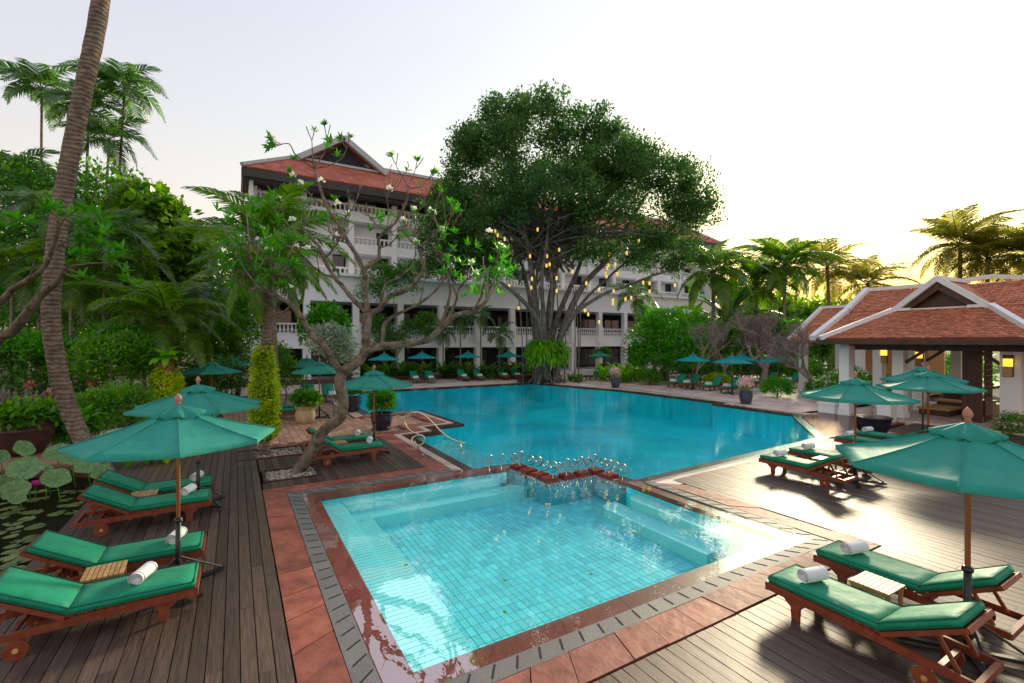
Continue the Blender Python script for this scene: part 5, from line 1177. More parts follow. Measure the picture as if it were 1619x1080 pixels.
for x, y, rx, ry, dd in ((795,225,48,40,-2),(760,235,44,40,-1),(735,395,56,36,-1),(700,415,36,24,0),(1010,275,62,60,0),(965,228,54,46,1),(738,240,38,36,0),(790,190,46,36,0),(845,175,60,40,0),(1075,330,60,50,1),(930,290,70,60,0),(715,370,52,54,-.5),(735,305,54,52,.5),(700,350,40,44,1),(725,405,44,30,0),(775,400,46,30,1),(690,310,22,26,0),(1085,345,34,30,0),(1045,390,50,28,-1),(835,205,70,66,0),(770,262,70,62,1),(725,330,45,52,-1),(905,222,72,58,1.5),(972,262,66,52,-1),(1040,305,58,50,1),(1093,290,36,36,0),(1108,330,26,44,1),(860,300,95,55,-2.5),(955,340,80,52,-1.5),(765,372,62,42,1.5),(1055,375,56,36,-1),(700,392,30,36,0),(1010,405,46,24,1),(900,285,80,66,3),(800,330,66,58,-3),(700,300,18,22,0),(880,165,42,26,0),(800,172,40,30,1),(940,188,34,28,0),(1015,245,46,32,0),(745,215,30,30,0),(1075,262,40,24,1),(985,222,30,22,1),(1065,415,40,18,0),(735,400,50,34,0),(790,415,40,22,-1),(960,395,60,26,-1),(905,380,50,24,2),(1095,385,30,30,0),(850,385,60,22,2)):
    c = at(x, y+12, BD+dd)-bo; s = BD/FPX; BL.append((c.x,c.y,c.z,rx*s*.93,rx*s*.88,ry*s*.88))
build_leaves('crown', cloud(BL, 1330, 84, 1.0, .29, .5, shell=.62, low=-.45), M['banyan_leaf'], bn)
# fern collar round the trunk
V, F = [], []
for k in range(120):
    a = random.uniform(0, 6.283); h = random.uniform(1.7,3.4); rr = .85+.3*math.sin((h-1.7)/1.6*PI); v, f = straps(12, 1.25, .16, 2.1, .1, 1.1, (rr*math.cos(a), rr*math.sin(a), h), 4, (a-.9, a+.9)); b = len(V); V += v; F += [tuple(b+i for i in q) for q in f]
fc = thing('fern_collar', 'thick collar of green strap ferns wrapped round the banyan trunk', 'fern', bo); link('fronds', npmesh('fronds', np.array(V), np.array(F, np.int32), M['fern_leaf']), fc)
# hanging jar lanterns
LG = [(783,365),(787,372),(805,452),(850,363),(838,405),(841,441),(862,395),(865,405),(864,420),(869,418),(884,395),(880,440),(880,460),(840,455),(963,402),(991,400),(973,418),(960,424),(962,420),(958,432),(959,437),(976,433),(947,458),(927,448),(969,475),(970,460),(989,473),(998,471),(1017,447),(1027,448),(1027,461),(1067,451),(925,491),(930,497),(947,509),(820,487),(969,480),(1010,380),(798,378),(905,430)]
lt = None
for i, (x, y) in enumerate(LG):
    p = at(x, y, 38.2+random.uniform(-1.5,.8))
    if lt is None:
        lt = thing('hanging_lantern', 'small glowing yellow jar lantern hanging from the banyan branches', 'lantern', p, 0, 'jar lanterns hung in the banyan')
        MB().lathe([(.05,-.15),(.08,-.13),(.085,.08),(.06,.13),(.06,.16)], 10).build('jar', M['lantern_glow'], lt, True); MB().lathe([(.08,.16),(.08,.21),(.02,.22)], 8).tube([(0,0,.2),(0,0,1.3)], .008, 4).build('cap_and_wire', M['black_metal'], lt, True); LTT = tree_of(lt)
    else: dup(lt, LTT, p, 0, lt['label'])
# ------------------------------------------------------------------ palms
palm('coconut_palm', 'tall coconut palm with a curved ringed trunk leaning at the left edge', (-2.9,16.3,0), at(205,-480,13.8), .20, .205, 'coco', 22, 4.2, mid=[at(128,690,12.9),at(98,610,12.8),at(82,520,12.7),at(84,430,12.7),at(100,310,12.8),at(128,160,12.9),at(158,10,13),at(180,-200,13.4)], coconuts=5, flare=.05)
ivp = palm('coconut_palm', 'coconut palm with ringed trunk whose foot is wrapped in lime green ivy', (.77,16.53,0), at(420,425,14.7), .17, .13, 'coco', 22, 2.5, mid=[at(418,640,14.65),at(420,560,14.65),at(424,490,14.65)], emin=-.75)
vt = []
for z0, z1, r in ((.55,1.2,.37),(1.1,1.9,.40),(1.7,2.5,.37),(2.3,3.0,.30),(2.8,3.3,.22)): vt.append((0,0,(z0+z1)/2,r,r,(z1-z0)*.62))
iv = thing('ivy', 'lime green ivy sleeve covering the lower trunk of the ivy palm', 'ivy', (.77,16.53,0)); build_leaves('leaves', cloud(vt, 1100, 10, .13, .085, .75, shell=.2), M['lime_leaf'], iv); MB().lathe([(.25,.45),(.30,1.2),(.31,2.0),(.24,2.7),(.17,3.2)], 12).build('stems', M['dark_leaf'], iv, True)
for v, lab, d_, bx, tx, ty, nf, L_ in ((0,'slender areca palm with feathery crown high on the left, left of the big leaning trunk',25,112/2+2,66,150,11,3.0),(1,'slender areca palm rising behind the big leaning trunk',24,130,140,185,11,2.8),(2,'slender areca palm right of the big leaning trunk, tallest of its cluster',25,165,196,148,12,3.0),(3,'slender areca palm with ragged drooping fronds lower right of the tallest one',24,150,172,230,10,2.6),(4,'lower areca palm left of the leaning trunk above the hedge',22,40,28,285,10,2.6)):
    d = d_+8; L = L_*d/d_
    palm('areca_palm', lab, gp(bx, d), at(tx, ty+12, d), .11, .07, 'areca', nf+2, L*.82, 'areca palms on the left', bark='thin_bark', emin=-.35, emax=1.3, shaft=True)
for bx, ty, d, lab in ((70,330,22,'low feathery palm left of the leaning trunk, in the dark tree mass'),(165,370,21.5,'low feathery palm right of the leaning trunk above the hedge'),(112,440,20.8,'low feathery palm just above the hedge behind the leaning trunk'),(210,420,23,'feathery palm in front of the creeper clad tree'),(20,420,21,'low feathery palm at the left edge above the hedge')):
    palm('areca_palm', lab, gp(bx, d), at(bx, ty, d), .09, .06, 'areca', 12, 2.3, 'areca palms on the left', bark='thin_bark', emin=-.5, emax=1.3, shaft=False, leafm='palm_leaf' if ty > 400 else None)
palm('coconut_palm', 'young coconut palm with brown fibrous trunk and long drooping fronds behind the left parasols', gp(265,21), at(262,505,21), .30, .26, 'coco', 20, 3.9, bark='fibre', emin=-.55, emax=1.2)
palm('coconut_palm', 'palm with arching fronds behind the ivy palm, in front of the hotel', gp(440,23), at(430,385,23), .2, .14, 'coco', 22, 4.3, emin=-.8, emax=1.45)
palm('thin_palm', 'thin pale trunk palm behind the two far left parasols', gp(318,24), at(315,500,24), .13, .10, 'areca', 9, 2.2, bark='thin_bark', shaft=True)
palm('fan_palm', 'dark palm crown behind the left trees against the sky', gp(228,30), at(228,335,30), .14, .10, 'areca', 12, 2.3, bark='thin_bark', shaft=False, emin=-.6)
palm('fan_palm', 'small dark palm between the left trees and the hotel', gp(330,36), at(325,385,36), .14, .10, 'areca', 12, 2.8, bark='thin_bark', emin=-.6)
for lab, px, ty, d, L, nf, kd in (
 ('lush coconut palm with drooping fronds in front of the traveller palm on the right',1128,430,44,5.2,24,'coco'),('dark coconut palm rising above the bare trees',1242,422,52,5.8,28,'coco'),('coconut palm next to the low sun, left of it',1308,425,58,6.0,22,'coco_gold'),('golden coconut palm right in front of the low sun',1372,450,60,5.8,22,'coco_gold'),
 ('tall coconut palm above the pavilion roof, left of the pair',1518,388,48,5.6,24,'coco_gold'),('coconut palm above the pavilion roof with reddish fronds, right of the pair',1562,410,46,5.0,24,'coco_gold'),('coconut palm cut by the right edge above the pavilion roof',1632,405,44,5.4,22,'coco_gold'),('coconut palm low behind the bare trees near the hotel end',1195,450,56,6.4,26,'coco')):
    b = gp(px+random.uniform(-8,8), d); palm('coconut_palm', lab, b, at(px, ty, d), .24, .16, kd, nf, L, 'coconut palms on the right', bark='thin_bark', emin=-.7, emax=1.3)
# travellers' palms: big paddle leaves in a fan
PAD = [paddle_leaf(1, .26, .7, M['dark_leaf'], .4), paddle_leaf(1, .30, 1.0, M['dark_leaf'], .35), paddle_leaf(1, .30, 1.2, M['mid_leaf'], .25)]
def paddles(name, label, cat, loc, n, L, e0, e1, z0=0, az=None, trunk=0, group=None, kinds=(0,1)):
    t = thing(name, label, cat, loc, 0, group)
    if trunk: MB().tube([(0,0,-.1),(0,0,trunk*.5),(0,0,trunk)], [trunk*.04+.08,.12,.1], 8).build('trunk', M['thin_bark'], t, True)
    for k in range(n):
        a = random.uniform(0,6.283) if az is None else az+(0 if k % 2 else PI)+random.uniform(-.25,.25); e = random.uniform(e0,e1); s = L*random.uniform(.7,1.1)
        link('leaf', PAD[random.choice(kinds)], t, M=Matrix.Translation((random.uniform(-.1,.1)*L*.3,random.uniform(-.1,.1)*L*.3,trunk+z0)) @ Matrix.Rotation(a,4,'Z') @ Matrix.Rotation(-e,4,'Y') @ Matrix.Rotation(random.uniform(-.5,.5),4,'X') @ Matrix.Scale(s,4))
    return t
paddles('traveller_palm', 'traveller palm with a big fan of dark paddle leaves at the hotel end', 'palm tree', gp(1150,50), 18, 5.2, .35, 1.4, 0, None, 5.6)
paddles('banana_plant', 'dark banana like plant right of the banyan before the hotel', 'plant', gp(1035,46), 14, 4.0, .5, 1.4, 0, None, 3.6)
paddles('banana_plant', 'large leaved plant between banyan and traveller palm', 'plant', gp(1085,47), 12, 3.6, .4, 1.3, 0, None, 4.2)
# ------------------------------------------------------------------ trees of the left garden
def px_blobs(lst, d, o):
    r = []
    for x, y, rx, ry, dd in lst: c = at(x, y, d+dd)-o; s = (d+dd)/FPX; r.append((c.x,c.y,c.z,rx*s,rx*s*.8,ry*s))
    return r
o = gp(265,27); leafy('broadleaf_tree', 'tree smothered in big yellow green creeper leaves, right of the areca palms', 'tree', o, px_blobs([(250,365,42,55,0),(222,330,36,36,1),(285,410,36,55,-.5),(200,395,40,65,1),(250,445,55,55,0)], 27, o), 520, 14, .7, .42, 'yellow_leaf', .75, [([(0,0,0),(.2,0,4),(-.5,0,8)],.3,.12)], low=-.6)
o = gp(60,29); leafy('broadleaf_tree', 'dark dense tree at the far left edge behind the areca palms', 'tree', o, px_blobs([(60,330,85,75,0),(20,300,50,50,1),(130,350,70,70,0),(40,420,90,70,-1),(120,440,80,70,-1),(170,310,50,50,1)], 29, o), 900, 22, .9, .30, 'dark_leaf', .5, [([(0,0,0),(.2,0,4),(0,0,8)],.4,.15)])
o = gp(330,40); leafy('broadleaf_tree', 'low dark tree mass between left palms and hotel', 'tree', o, px_blobs([(330,470,75,60,0),(270,440,60,60,1),(380,480,50,60,2),(300,400,50,35,2),(230,460,60,70,0)], 40, o), 600, 22, 1.0, .34, 'dark_leaf', .5, [([(0,0,0),(.2,0,3),(0,0,6)],.3,.15)])
o = gp(375,30); leafy('broadleaf_tree', 'mid green tree with orange dots of flowers left of the ivy palm', 'tree', o, px_blobs([(375,500,45,55,0),(345,530,40,40,0),(400,455,35,40,1)], 30, o), 420, 20, .7, .24, 'mid_leaf', .5, [([(0,0,0),(.2,0,2),(0,0,4)],.18,.08)])
o = gp(140,34); leafy('broadleaf_tree', 'shadowy tree wall behind the left hedge', 'tree', o, px_blobs([(40,500,80,80,0),(140,500,90,80,0),(230,510,80,70,0),(90,430,100,60,1)], 34, o), 800, 22, 1.0, .32, 'dark_leaf', .5, [([(0,0,0),(.2,0,3),(0,0,6)],.3,.15)])
# hedges and shrubs on the left
HS = [('clipped_hedge','long trimmed dark hedge along the left edge behind the pond',[(30,600,60,55,0),(100,600,60,50,0),(160,600,50,48,.5),(-40,590,60,60,0),(60,560,70,30,1)],20.5,'dark_leaf',520,.2,(40,20.5)),
 ('shrub','bushy shrub with arching stems and coral flowers behind the lotus pond',[(180,580,42,42,0),(215,560,34,32,.5),(150,570,34,38,0),(232,560,20,24,1)],18.6,'mid_leaf',360,.16,(190,18.6)),
 ('shrub','light green shrub left of the leaning palm trunk above the hedge',[(20,545,45,18,0),(75,550,30,18,0),(180,535,40,22,1),(230,540,30,20,2)],19.5,'bright_leaf',360,.15,(20,19.5)),
 ('shrub','low leafy shrub behind the two left parasols',[(150,650,40,26,0),(190,640,40,30,0),(215,655,26,22,.5)],16.8,'mid_leaf',300,.13,(190,16.8)),
 ('shrub','round yellow leaved shrub below the far left parasols',[(313,615,20,16,0)],22,'yellow_leaf',110,.12,(313,22)),
 ('shrub','dark shrub filling the bed below the far left parasols',[(315,615,30,22,0),(350,600,30,30,1)],26,'dark_leaf',260,.2,(300,26)),
 ('shrub','dark shrub mass behind the far left parasols',[(290,575,55,36,0),(245,570,30,40,1),(350,580,40,30,1),(400,585,20,24,0)],29,'dark_leaf',420,.22,(300,29)),
 ('shrub','green shrub between the ivy palm and the beige pot',[(455,600,22,28,0),(440,575,20,30,0)],26,'mid_leaf',200,.16,(450,26)),
 ('shrub','silvery leaved shrub in the fork of the leaning tree',[(520,545,28,30,0),(540,560,18,25,0)],20,'grey_leaf',300,.13,(525,20)),
 ('shrub','frangipani bush with bright leaves before the hotel balustrade',[(515,510,24,22,0),(500,530,20,20,0),(530,525,20,24,0)],27,'bright_leaf',160,.30,(515,27)),
 ('shrub','dark glossy shrub hanging over the hotel ledge',[(600,440,32,22,0),(630,450,30,28,0),(585,465,22,16,0),(650,430,20,18,0)],42,'dark_leaf',340,.22,None),
 ('creeper','climbing plant over the hotel balustrade behind the long branch',[(655,525,22,18,0),(675,515,14,20,0),(600,530,20,30,0)],43,'dark_leaf',220,.24,None),
]
for nm, lab, bl, d, m, nc, L, bs in HS:
    o = gp(*bs) if bs else at(bl[0][0], bl[0][1], d)
    leafy(nm, lab, 'hedge' if 'hedge' in nm else ('creeper' if nm == 'creeper' else 'shrub'), o, px_blobs(bl, d, o), nc, 16, .38 if L < .2 else .6, L, m, .5, [([(0,0,0),(.1,0,.6),(0,0,1.0)],.05,.03)] if bs else None, low=-.5, shell=.4)
# coral flower heads on stalks
for i, (x, y, d, lab) in enumerate(((47,609,18,'coral flower cluster at the far left above the brown pot'),(75,626,17.5,'coral flower cluster left of the leaning palm trunk'),(147,604,18,'coral flower cluster right of the leaning palm trunk'),(174,575,18.4,'coral flower cluster highest on the shrub'),(138,586,18.3,'small coral flower cluster half hidden in the shrub'))):
    c = at(x, y, d); t = thing('flower_stem', lab, 'flower', (c.x,c.y,0), 0, 'coral flower heads in the left garden'); fr_ = []
    for _ in range(46): v = Vector((random.gauss(0,1),random.gauss(0,1),random.gauss(0,.6))).normalized(); fr_.append((tuple(Vector((0,0,c.z))+v*random.uniform(.04,.17)), tuple(v), (0,0,1), .10, .07))
    build_leaves('petals', rows_np(fr_), M['pink_petal'], t); MB().tube([(.2,.15,0),(.08,.05,c.z*.6),(0,0,c.z-.05)], .022, 6).build('stem', M['thin_bark'], t, True)
for x, y, d, lab in ((152,628,16.8,'bamboo garden torch standing in the left shrubs'),(115,640,17.5,'bamboo garden torch beside the leaning palm trunk')):
    b = gp(x, d); zt = at(x, y-8, d).z; t = thing('garden_torch', lab, 'torch', b); MB().tube([(0,0,0),(0,0,zt-.3)], .025, 8).build('pole', M['teak'], t, True); MB().lathe([(.04,zt-.3),(.075,zt-.2),(.075,zt-.02),(.04,zt)], 10).build('torch_head', M['fibre'], t, True)
# bird's nest fern on an ivy clad stump
o = gp(262,19.0); bf_ = thing('birds_nest_fern', 'bright bird nest fern spreading on top of an ivy clad stump', 'fern', o)
zt = at(262,572,19.0).z; me = []
v, f = straps(1, 1.45, .24, 1.7, 1.0, 1.0, (0,0,0), 7, (0,0)); fm = npmesh('frond', np.array(v), np.array(f, np.int32), M['fern_leaf'])
for k in range(38): link('frond', fm, bf_, M=Matrix.Translation((0,0,zt)) @ Matrix.Rotation(k*2.4,4,'Z') @ Matrix.Rotation(-random.uniform(-.45,.45),4,'Y') @ Matrix.Scale(random.uniform(.75,1.1),4))
MB().tube([(0,0,0),(0,0,zt*.5),(0,0,zt)], [.3,.28,.22], 10).build('stump', M['fibre'], bf_, True)
iv2 = thing('ivy', 'lime green ivy mantle on the stump under the bird nest fern', 'ivy', o); build_leaves('leaves', cloud([(0,0,.4,.78,.75,.7),(0,0,1.0,.72,.7,.6),(0,0,1.6,.60,.6,.6),(0,0,2.1,.42,.42,.45)], 900, 10, .2, .10, .75, shell=.25), M['lime_leaf'], iv2)
# plants in pots
def potplant(pt, blobs, nc, per, cr_, L, m, asp=.5, extra=None):
    build_leaves('foliage', cloud(blobs, nc, per, cr_, L, asp, shell=.5, low=-.3), M[m], pt); MB().tube([(0,0,.5),(0,0,blobs[0][2])], .03, 6).build('stem', M['twig_bark'], pt, True)
potplant(n1, [(0,0,.92,.50,.50,.36),(0,0,1.25,.48,.48,.30)], 700, 12, .13, .085, 'bright_leaf'); potplant(n2, [(0,0,1.0,.5,.5,.3)], 160, 12, .2, .12, 'dark_leaf')
rr_ = []
for _ in range(26):
    a = random.uniform(0,6.3); e = random.uniform(.0,1.2); rr_ += rosette(Vector((.55*math.cos(a)*math.cos(e),.55*math.sin(a)*math.cos(e),.92+.4*math.sin(e))), (math.cos(a)*.6,math.sin(a)*.6,.8), 8, .30, .15, .8)
build_leaves('foliage', rows_np(rr_), M['bright_leaf'], n3); potplant(n3, [(0,0,.95,.5,.5,.25)], 90, 10, .2, .2, 'mid_leaf', .6)
for pt in (n4, n5):
    potplant(pt, [(0,0,.85,.34,.34,.25)], 80, 10, .15, .08, 'mid_leaf')
    build_leaves('flowers', cloud([(0,0,1.15,.42,.42,.38)], 110, 8, .14, .07, .8), M['pale_pink_petal'], pt, kind='stuff')
potplant(n8, [(0,0,1.9,.9,.9,.8)], 160, 14, .4, .2, 'dark_leaf')
# ixora blossoms on the pool pot
build_leaves('flowers', cloud([(.1,-.42,1.05,.05,.05,.05),(.3,-.3,.95,.04,.04,.04),(.36,-.2,1.2,.03,.03,.03)], 14, 8, .05, .05, .8), M['pink_petal'], n1, kind='stuff')
# desert rose
mb = MB()
for k in range(12):
    a = k*.55; limb(mb, [(0,0,.8),(.3*math.cos(a),.3*math.sin(a),1.3),(.5*math.cos(a),.5*math.sin(a),1.7+.3*random.random())], .07, .03, 6)
mb.build('stems', M['grey_bark'], n7, True); potplant(n7, [(0,0,1.15,.95,.95,.35)], 300, 12, .25, .2, 'mid_leaf', .5)
# twisted bare tree in the bowl pot, bare trees
def bare_tree(name, label, loc, h, r0, levels, spread, seed, lean=(0,0), parent=None, m='twig_bark', leafrows=None, cat='tree', z0=0.0, forks=3):
    rnd = random.Random(seed); t = parent or thing(name, label, cat, loc); A, B = MB(), MB(); ends = []
    def grow(p, d, l, r, lv):
        q1 = p+d*l*.5+Vector((rnd.uniform(-.08,.08),rnd.uniform(-.08,.08),rnd.uniform(-.02,.08)))*l; d2 = (d+Vector((rnd.uniform(-.35,.35),rnd.uniform(-.35,.35),rnd.uniform(-.1,.3)))).normalized(); q2 = q1+d2*l*.5
        (A if lv >= levels-1 else B).tube([p, q1, q2], [r, r*.85, r*.68], 7 if lv >= levels-1 else (5 if lv > 1 else 4), lv == 0)
        if lv == 0: ends.append((q2, d2)); return
        for k in range(rnd.choice((2, forks)) if lv < levels else forks):
            dd = (d2+Vector((rnd.uniform(-1,1),rnd.uniform(-1,1),rnd.uniform(-.35,.65)))*spread).normalized(); dd.z = max(dd.z, -.12); grow(q2, dd.normalized(), l*rnd.uniform(.68,.88), r*.66, lv-1)
    grow(Vector((0,0,z0)), Vector((lean[0],lean[1],1)).normalized(), h, r0, levels)
    A.build('trunk', M[m], t, True); B.build('branches', M[m], t, True); return t, ends
bare_tree('', '', None, .32, .05, 4, .9, 11, parent=n6, z0=.68)
bare_tree('bare_tree', 'wide bare frangipani tree with grey twiggy crown, the central one at right', gp(1207,35.5), 1.45, .30, 8, 1.0, 3, (.25,.0))
bare_tree('bare_tree', 'bare frangipani tree leaning left beside the pavilion corner', gp(1300,29.5), 1.15, .20, 8, .95, 5, (-.45,.5))
bare_tree('bare_tree', 'bare frangipani tree left of the central one, over the turquoise parasol', gp(1150,39), 1.35, .22, 8, 1.0, 8, (-.3,.1))
bare_tree('bare_tree', 'thin bare tree behind the leftmost turquoise parasol', gp(1103,36.5), 1.3, .12, 6, .8, 9, (-.3,.1))
# green dome tree and the shrubs on the right terrace
o = gp(1055,40); leafy('dome_tree', 'broad bright green tree with a flat domed crown right of the banyan', 'tree', o, px_blobs([(1060,520,56,28,0),(1030,540,40,26,0),(1095,525,36,26,1),(1055,560,60,22,0),(1010,560,20,18,0),(1085,550,40,26,-2),(1045,505,26,16,0)], 40, o), 800, 20, .7, .26, 'bright_leaf', .5, [([(0,0,0),(-.2,0,1.2),(-1.0,0,2.6)],.2,.08),([(0,0,0),(.2,.1,1.2),(.8,.2,2.6)],.18,.08),([(.1,0,0),(.2,.4,1.2),(.3,1.0,2.6)],.16,.07)])
for lab, x, y, r, h, m, L, n in (('round clipped green bush on the right terrace near the pavilion parasols',29.35,17.1,.95,.62,'bright_leaf',.10,420),('dark rounded bush with reddish tips below the green dome tree',28.9,27.2,.95,.65,'mid_leaf',.12,380),('low yellow green bush between the loungers and bare trees',33.3,24.3,1.0,.45,'lime_leaf',.13,260),('small green bush at the foot of the right bare tree',31.6,16.0,.55,.55,'bright_leaf',.11,160)):
    leafy('shrub', lab, 'shrub', (x,y,0), [(0,0,h*.9,r,r,h),(r*.3,.2,h*.8,r*.75,r*.75,h*.8)], n, 14, .22, L, m, .55, [([(0,0,0),(0,0,.4)],.06,.03)], low=-.5, shell=.35)
for lab, x, d, w_, h in (('white flowering shrub left of the front parasol by the pavilion',1345,27,1.6,1.3),('white flowering shrub behind the middle right parasol',1385,26,1.6,1.1),('white flowering shrub between the pavilion pillars',1310,28.5,1.0,.9)):
    b = gp(x, d); t = leafy('shrub', lab, 'shrub', b, [(0,0,h*.7,w_,w_*.7,h*.8)], 320, 14, .3, .13, 'mid_leaf', .5, None, low=-.3); build_leaves('flowers', cloud([(0,0,h*.75,w_*1.03,w_*.73,h*.86)], 110, 4, .1, .09, .9, shell=.1, low=-.1), M['white_petal'], t, kind='stuff')
o = gp(1600,17.6); b = leafy('shrub', 'small flowering shrub at the foot of the thick right pillar', 'shrub', o, [(0.2,0,.35,.5,.5,.4)], 120, 12, .2, .1, 'mid_leaf', .5, None); build_leaves('flowers', cloud([(.2,0,.45,.5,.5,.42)], 30, 4, .1, .08, .9, shell=.1), M['pale_pink_petal'], b, kind='stuff')
# ginger and heliconia clumps before the hotel, slim palms
strap_plant('ginger_clump', 'light green ginger clump on the terrace right of the banyan', 'plant', gp(990,42), 16, 2.4, .34, 1.5, .7, 1.5, 'fern_leaf', spread=1.5, stems=9)
strap_plant('ginger_clump', 'pale leafy clump right at the foot of the banyan, on its right', 'plant', gp(905,41.5), 14, 1.0, .3, 1.4, .5, 1.5, 'mid_leaf', spread=.9, stems=5)
for i, (x, nm) in enumerate(((600,'behind the first far parasol'),(640,'left of the second far parasol'),(668,'right under the second far parasol'),(705,'between the second and third far parasols'),(742,'behind the third far parasol'),(780,'left of the far parasol next to the banyan'),(815,'right of the far parasol next to the banyan'),(560,'left of the leaning tree fork'),(835,'touching the banyan trunk on the left'))):
    strap_plant('heliconia_clump', f'dark heliconia clump against the hotel {nm}', 'plant', gp(x, 44.5-(0 if x < 700 else -.5)), 13, 2.3, .32, 1.5, .75, 1.5, 'dark_leaf' if i % 2 else 'mid_leaf', 'heliconia clumps along the hotel', spread=1.0, stems=6)
for x, ty, lab in ((760,500,'slim areca palm before the hotel, third pillar left of the banyan'),(700,525,'slim areca palm right of the long branch'),(728,505,'dark slim palm between two hotel pillars'),(790,530,'short slim palm left of the banyan trunk'),(625,535,'slim palm trunk behind the far parasol row'),(1005,470,'dark trunked palm in front of the hotel right of the banyan')):
    palm('slim_palm', lab, gp(x,45.5 if x < 1000 else 43), at(x, ty, 45 if x < 1000 else 43), .09, .06, 'areca', 9, 2.0 if x < 1000 else 3.0, 'slim palms in front of the hotel', bark='thin_bark', shaft=False, emin=-.6, emax=1.3)
# low retaining kerb at the planting in front of the hotel
t = thing('planter_wall', 'low dark wall behind the far row of loungers', 'wall', (12,41.6,0)); MB().box((0,0,.2),(26,.3,.4)).build('wall', M['brown_glaze'], t)
# dark backdrop of far trees closing the horizon
def far_band(name, pts, d0, d1, nclump, L, m):
    bl = []
    for x, yt, rx in pts:
        d = random.uniform(d0, d1); s = d/FPX; c = at(x, (yt+560)/2, d); bl.append((c.x,c.y,c.z,rx*s,rx*s*.7,(560-yt)/2*s))
    o_ = build_leaves(name, cloud(bl, nclump, 22, 1.8, .75, .55, low=-.3), M[m], None, kind='stuff'); return o_
far_band('far_trees', [(1100,470,60),(1180,485,60),(1230,470,60),(1300,478,60),(1370,480,60),(1440,480,60),(1510,470,60),(1580,475,60),(1660,460,70)], 70, 82, 1500, .8, 'palm_leaf')
far_band('far_trees', [(-60,420,80),(20,430,80),(100,440,80),(180,450,80),(260,455,80),(340,470,80)], 55, 60, 1300, .8, 'dark_leaf')
for i, (x, d, yt, m, lab) in enumerate(((1105,52,500,'dark_leaf','dark bushy mass behind the green dome tree'),(1150,50,505,'mid_leaf','dark bushes behind the turquoise parasols, left part'),(1205,49,500,'dark_leaf','dark bushes behind the central bare tree'),(1255,48,510,'mid_leaf','dark bushes right of the central bare tree'),(1300,47,505,'dark_leaf','dark bushes beside the small pavilion'))):
    o = gp(x, d); leafy('bush', lab, 'bush', o, px_blobs([(x,(yt+590)/2,38,(590-yt)/2,0),(x+18,(yt+600)/2,30,40,-1)], d, o), 420, 18, .8, .34, m, .5, [([(0,0,0),(.1,0,1.2),(0,0,2.4)],.12,.05)], low=-.5)
for x, d, w_, m, lab in ((1095,47,3.2,'dark_leaf','low dark hedge behind the leftmost turquoise parasol'),(1140,45.5,3.2,'mid_leaf','low hedge behind the front turquoise parasols'),(1185,44,3.0,'dark_leaf','low dark hedge behind the central bare tree trunk'),(1232,43,3.0,'dark_leaf','low dark hedge left of the small pavilion'),(1275,41.5,2.6,'mid_leaf','low hedge close to the small pavilion pillar')):
    b = gp(x, d); leafy('hedge', lab, 'hedge', b, [(0,0,.8,w_,1.0,.95),(w_*.5,.4,.9,w_*.6,1,.9),(-w_*.5,.3,.9,w_*.6,1,1.0)], 330, 16, .5, .22, m, .5, [([(0,0,0),(.1,0,.6),(0,0,1.2)],.08,.04)], low=-.6)
# garden seen through the pavilion
for x, d, lab, m in ((1450,36,'sunlit bush seen through the pavilion left of the second pillar','lime_leaf'),(1530,33,'green bush seen through the pavilion next to the lattice door','bright_leaf'),(1340,40,'bush seen beyond the small pavilion','yellow_leaf'),(1400,42,'sunlit bush behind the wall lamps of the pavilion','mid_leaf')):
    b = gp(x, d); leafy('shrub', lab, 'shrub', b, [(0,0,1.5,1.6,1.4,1.5)], 260, 14, .5, .2, m, .5, None)
# ------------------------------------------------------------------ pond plants
lm = []
for v in range(3):
    mb = MB(); n = 20; rg = [0,.25,.6,1.0]
    for r in rg:
        for k in range(n):
            a = 2*PI*k/n; rr2 = r*(1+.06*math.sin(5*a+v)*r); mb.v.append((rr2*math.cos(a), rr2*math.sin(a), .16*r*r*(1+.35*math.sin(3*a+v*2))+.03*math.sin(20*a)*r*r))
    for i in range(3):
        for k in range(n): k2 = (k+1) % n; mb.f.append((i*n+k, (i+1)*n+k, (i+1)*n+k2, i*n+k2))
    lm.append(mb.mesh('leaf', M['lotus_leaf'], True))
LOT = [(a_, b_, c_, d_*.62, e_) for a_, b_, c_, d_, e_ in [(37,710,11.6,.36,'lotus leaf standing tallest in the middle of the cluster'),(40,742,11.0,.52,'large round lotus leaf at the left of the cluster'),(88,757,10.8,.44,'large lotus leaf lowest in front of the pink lilies'),(25,775,10.6,.40,'lotus leaf at the left edge drooping over the pond'),(72,740,11.3,.22,'small folded lotus leaf between the two large ones'),(90,716,12,.42,'lotus leaf behind, near the pond kerb'),(112,727,11.9,.36,'lotus leaf left of the leaning palm foot'),(137,738,11.8,.40,'yellowish lotus leaf beside the palm foot'),(160,747,11.8,.34,'rightmost lotus leaf next to the lounger head'),(5,765,10.8,.36,'lotus leaf cut by the left photo edge'),(0,722,12,.3,'lotus leaf at the left photo edge under the brown pot'),(28,790,10.4,.24,'small lotus leaf drooping lowest at the left')]]
for i, (x, y, d, r, lab) in enumerate(LOT):
    c = at(x, y, d); t = thing('lotus_leaf', lab, 'lotus leaf', (c.x,c.y,-.22), 0, 'lotus leaves in the pond'); h = c.z+.22
    link('blade', lm[i % 3], t, M=Matrix.Translation((0,0,h)) @ Matrix.Rotation(random.uniform(.55,1.05),4,Vector((.9+random.uniform(-.4,.4),.45+random.uniform(-.5,.5),0)).normalized()) @ Matrix.Scale(r,4)); MB().tube([(.1,.1,-.3),(.04,.03,h*.5),(0,0,h)], .012, 6).build('stalk', M['mid_leaf'], t, True)
mb = MB()
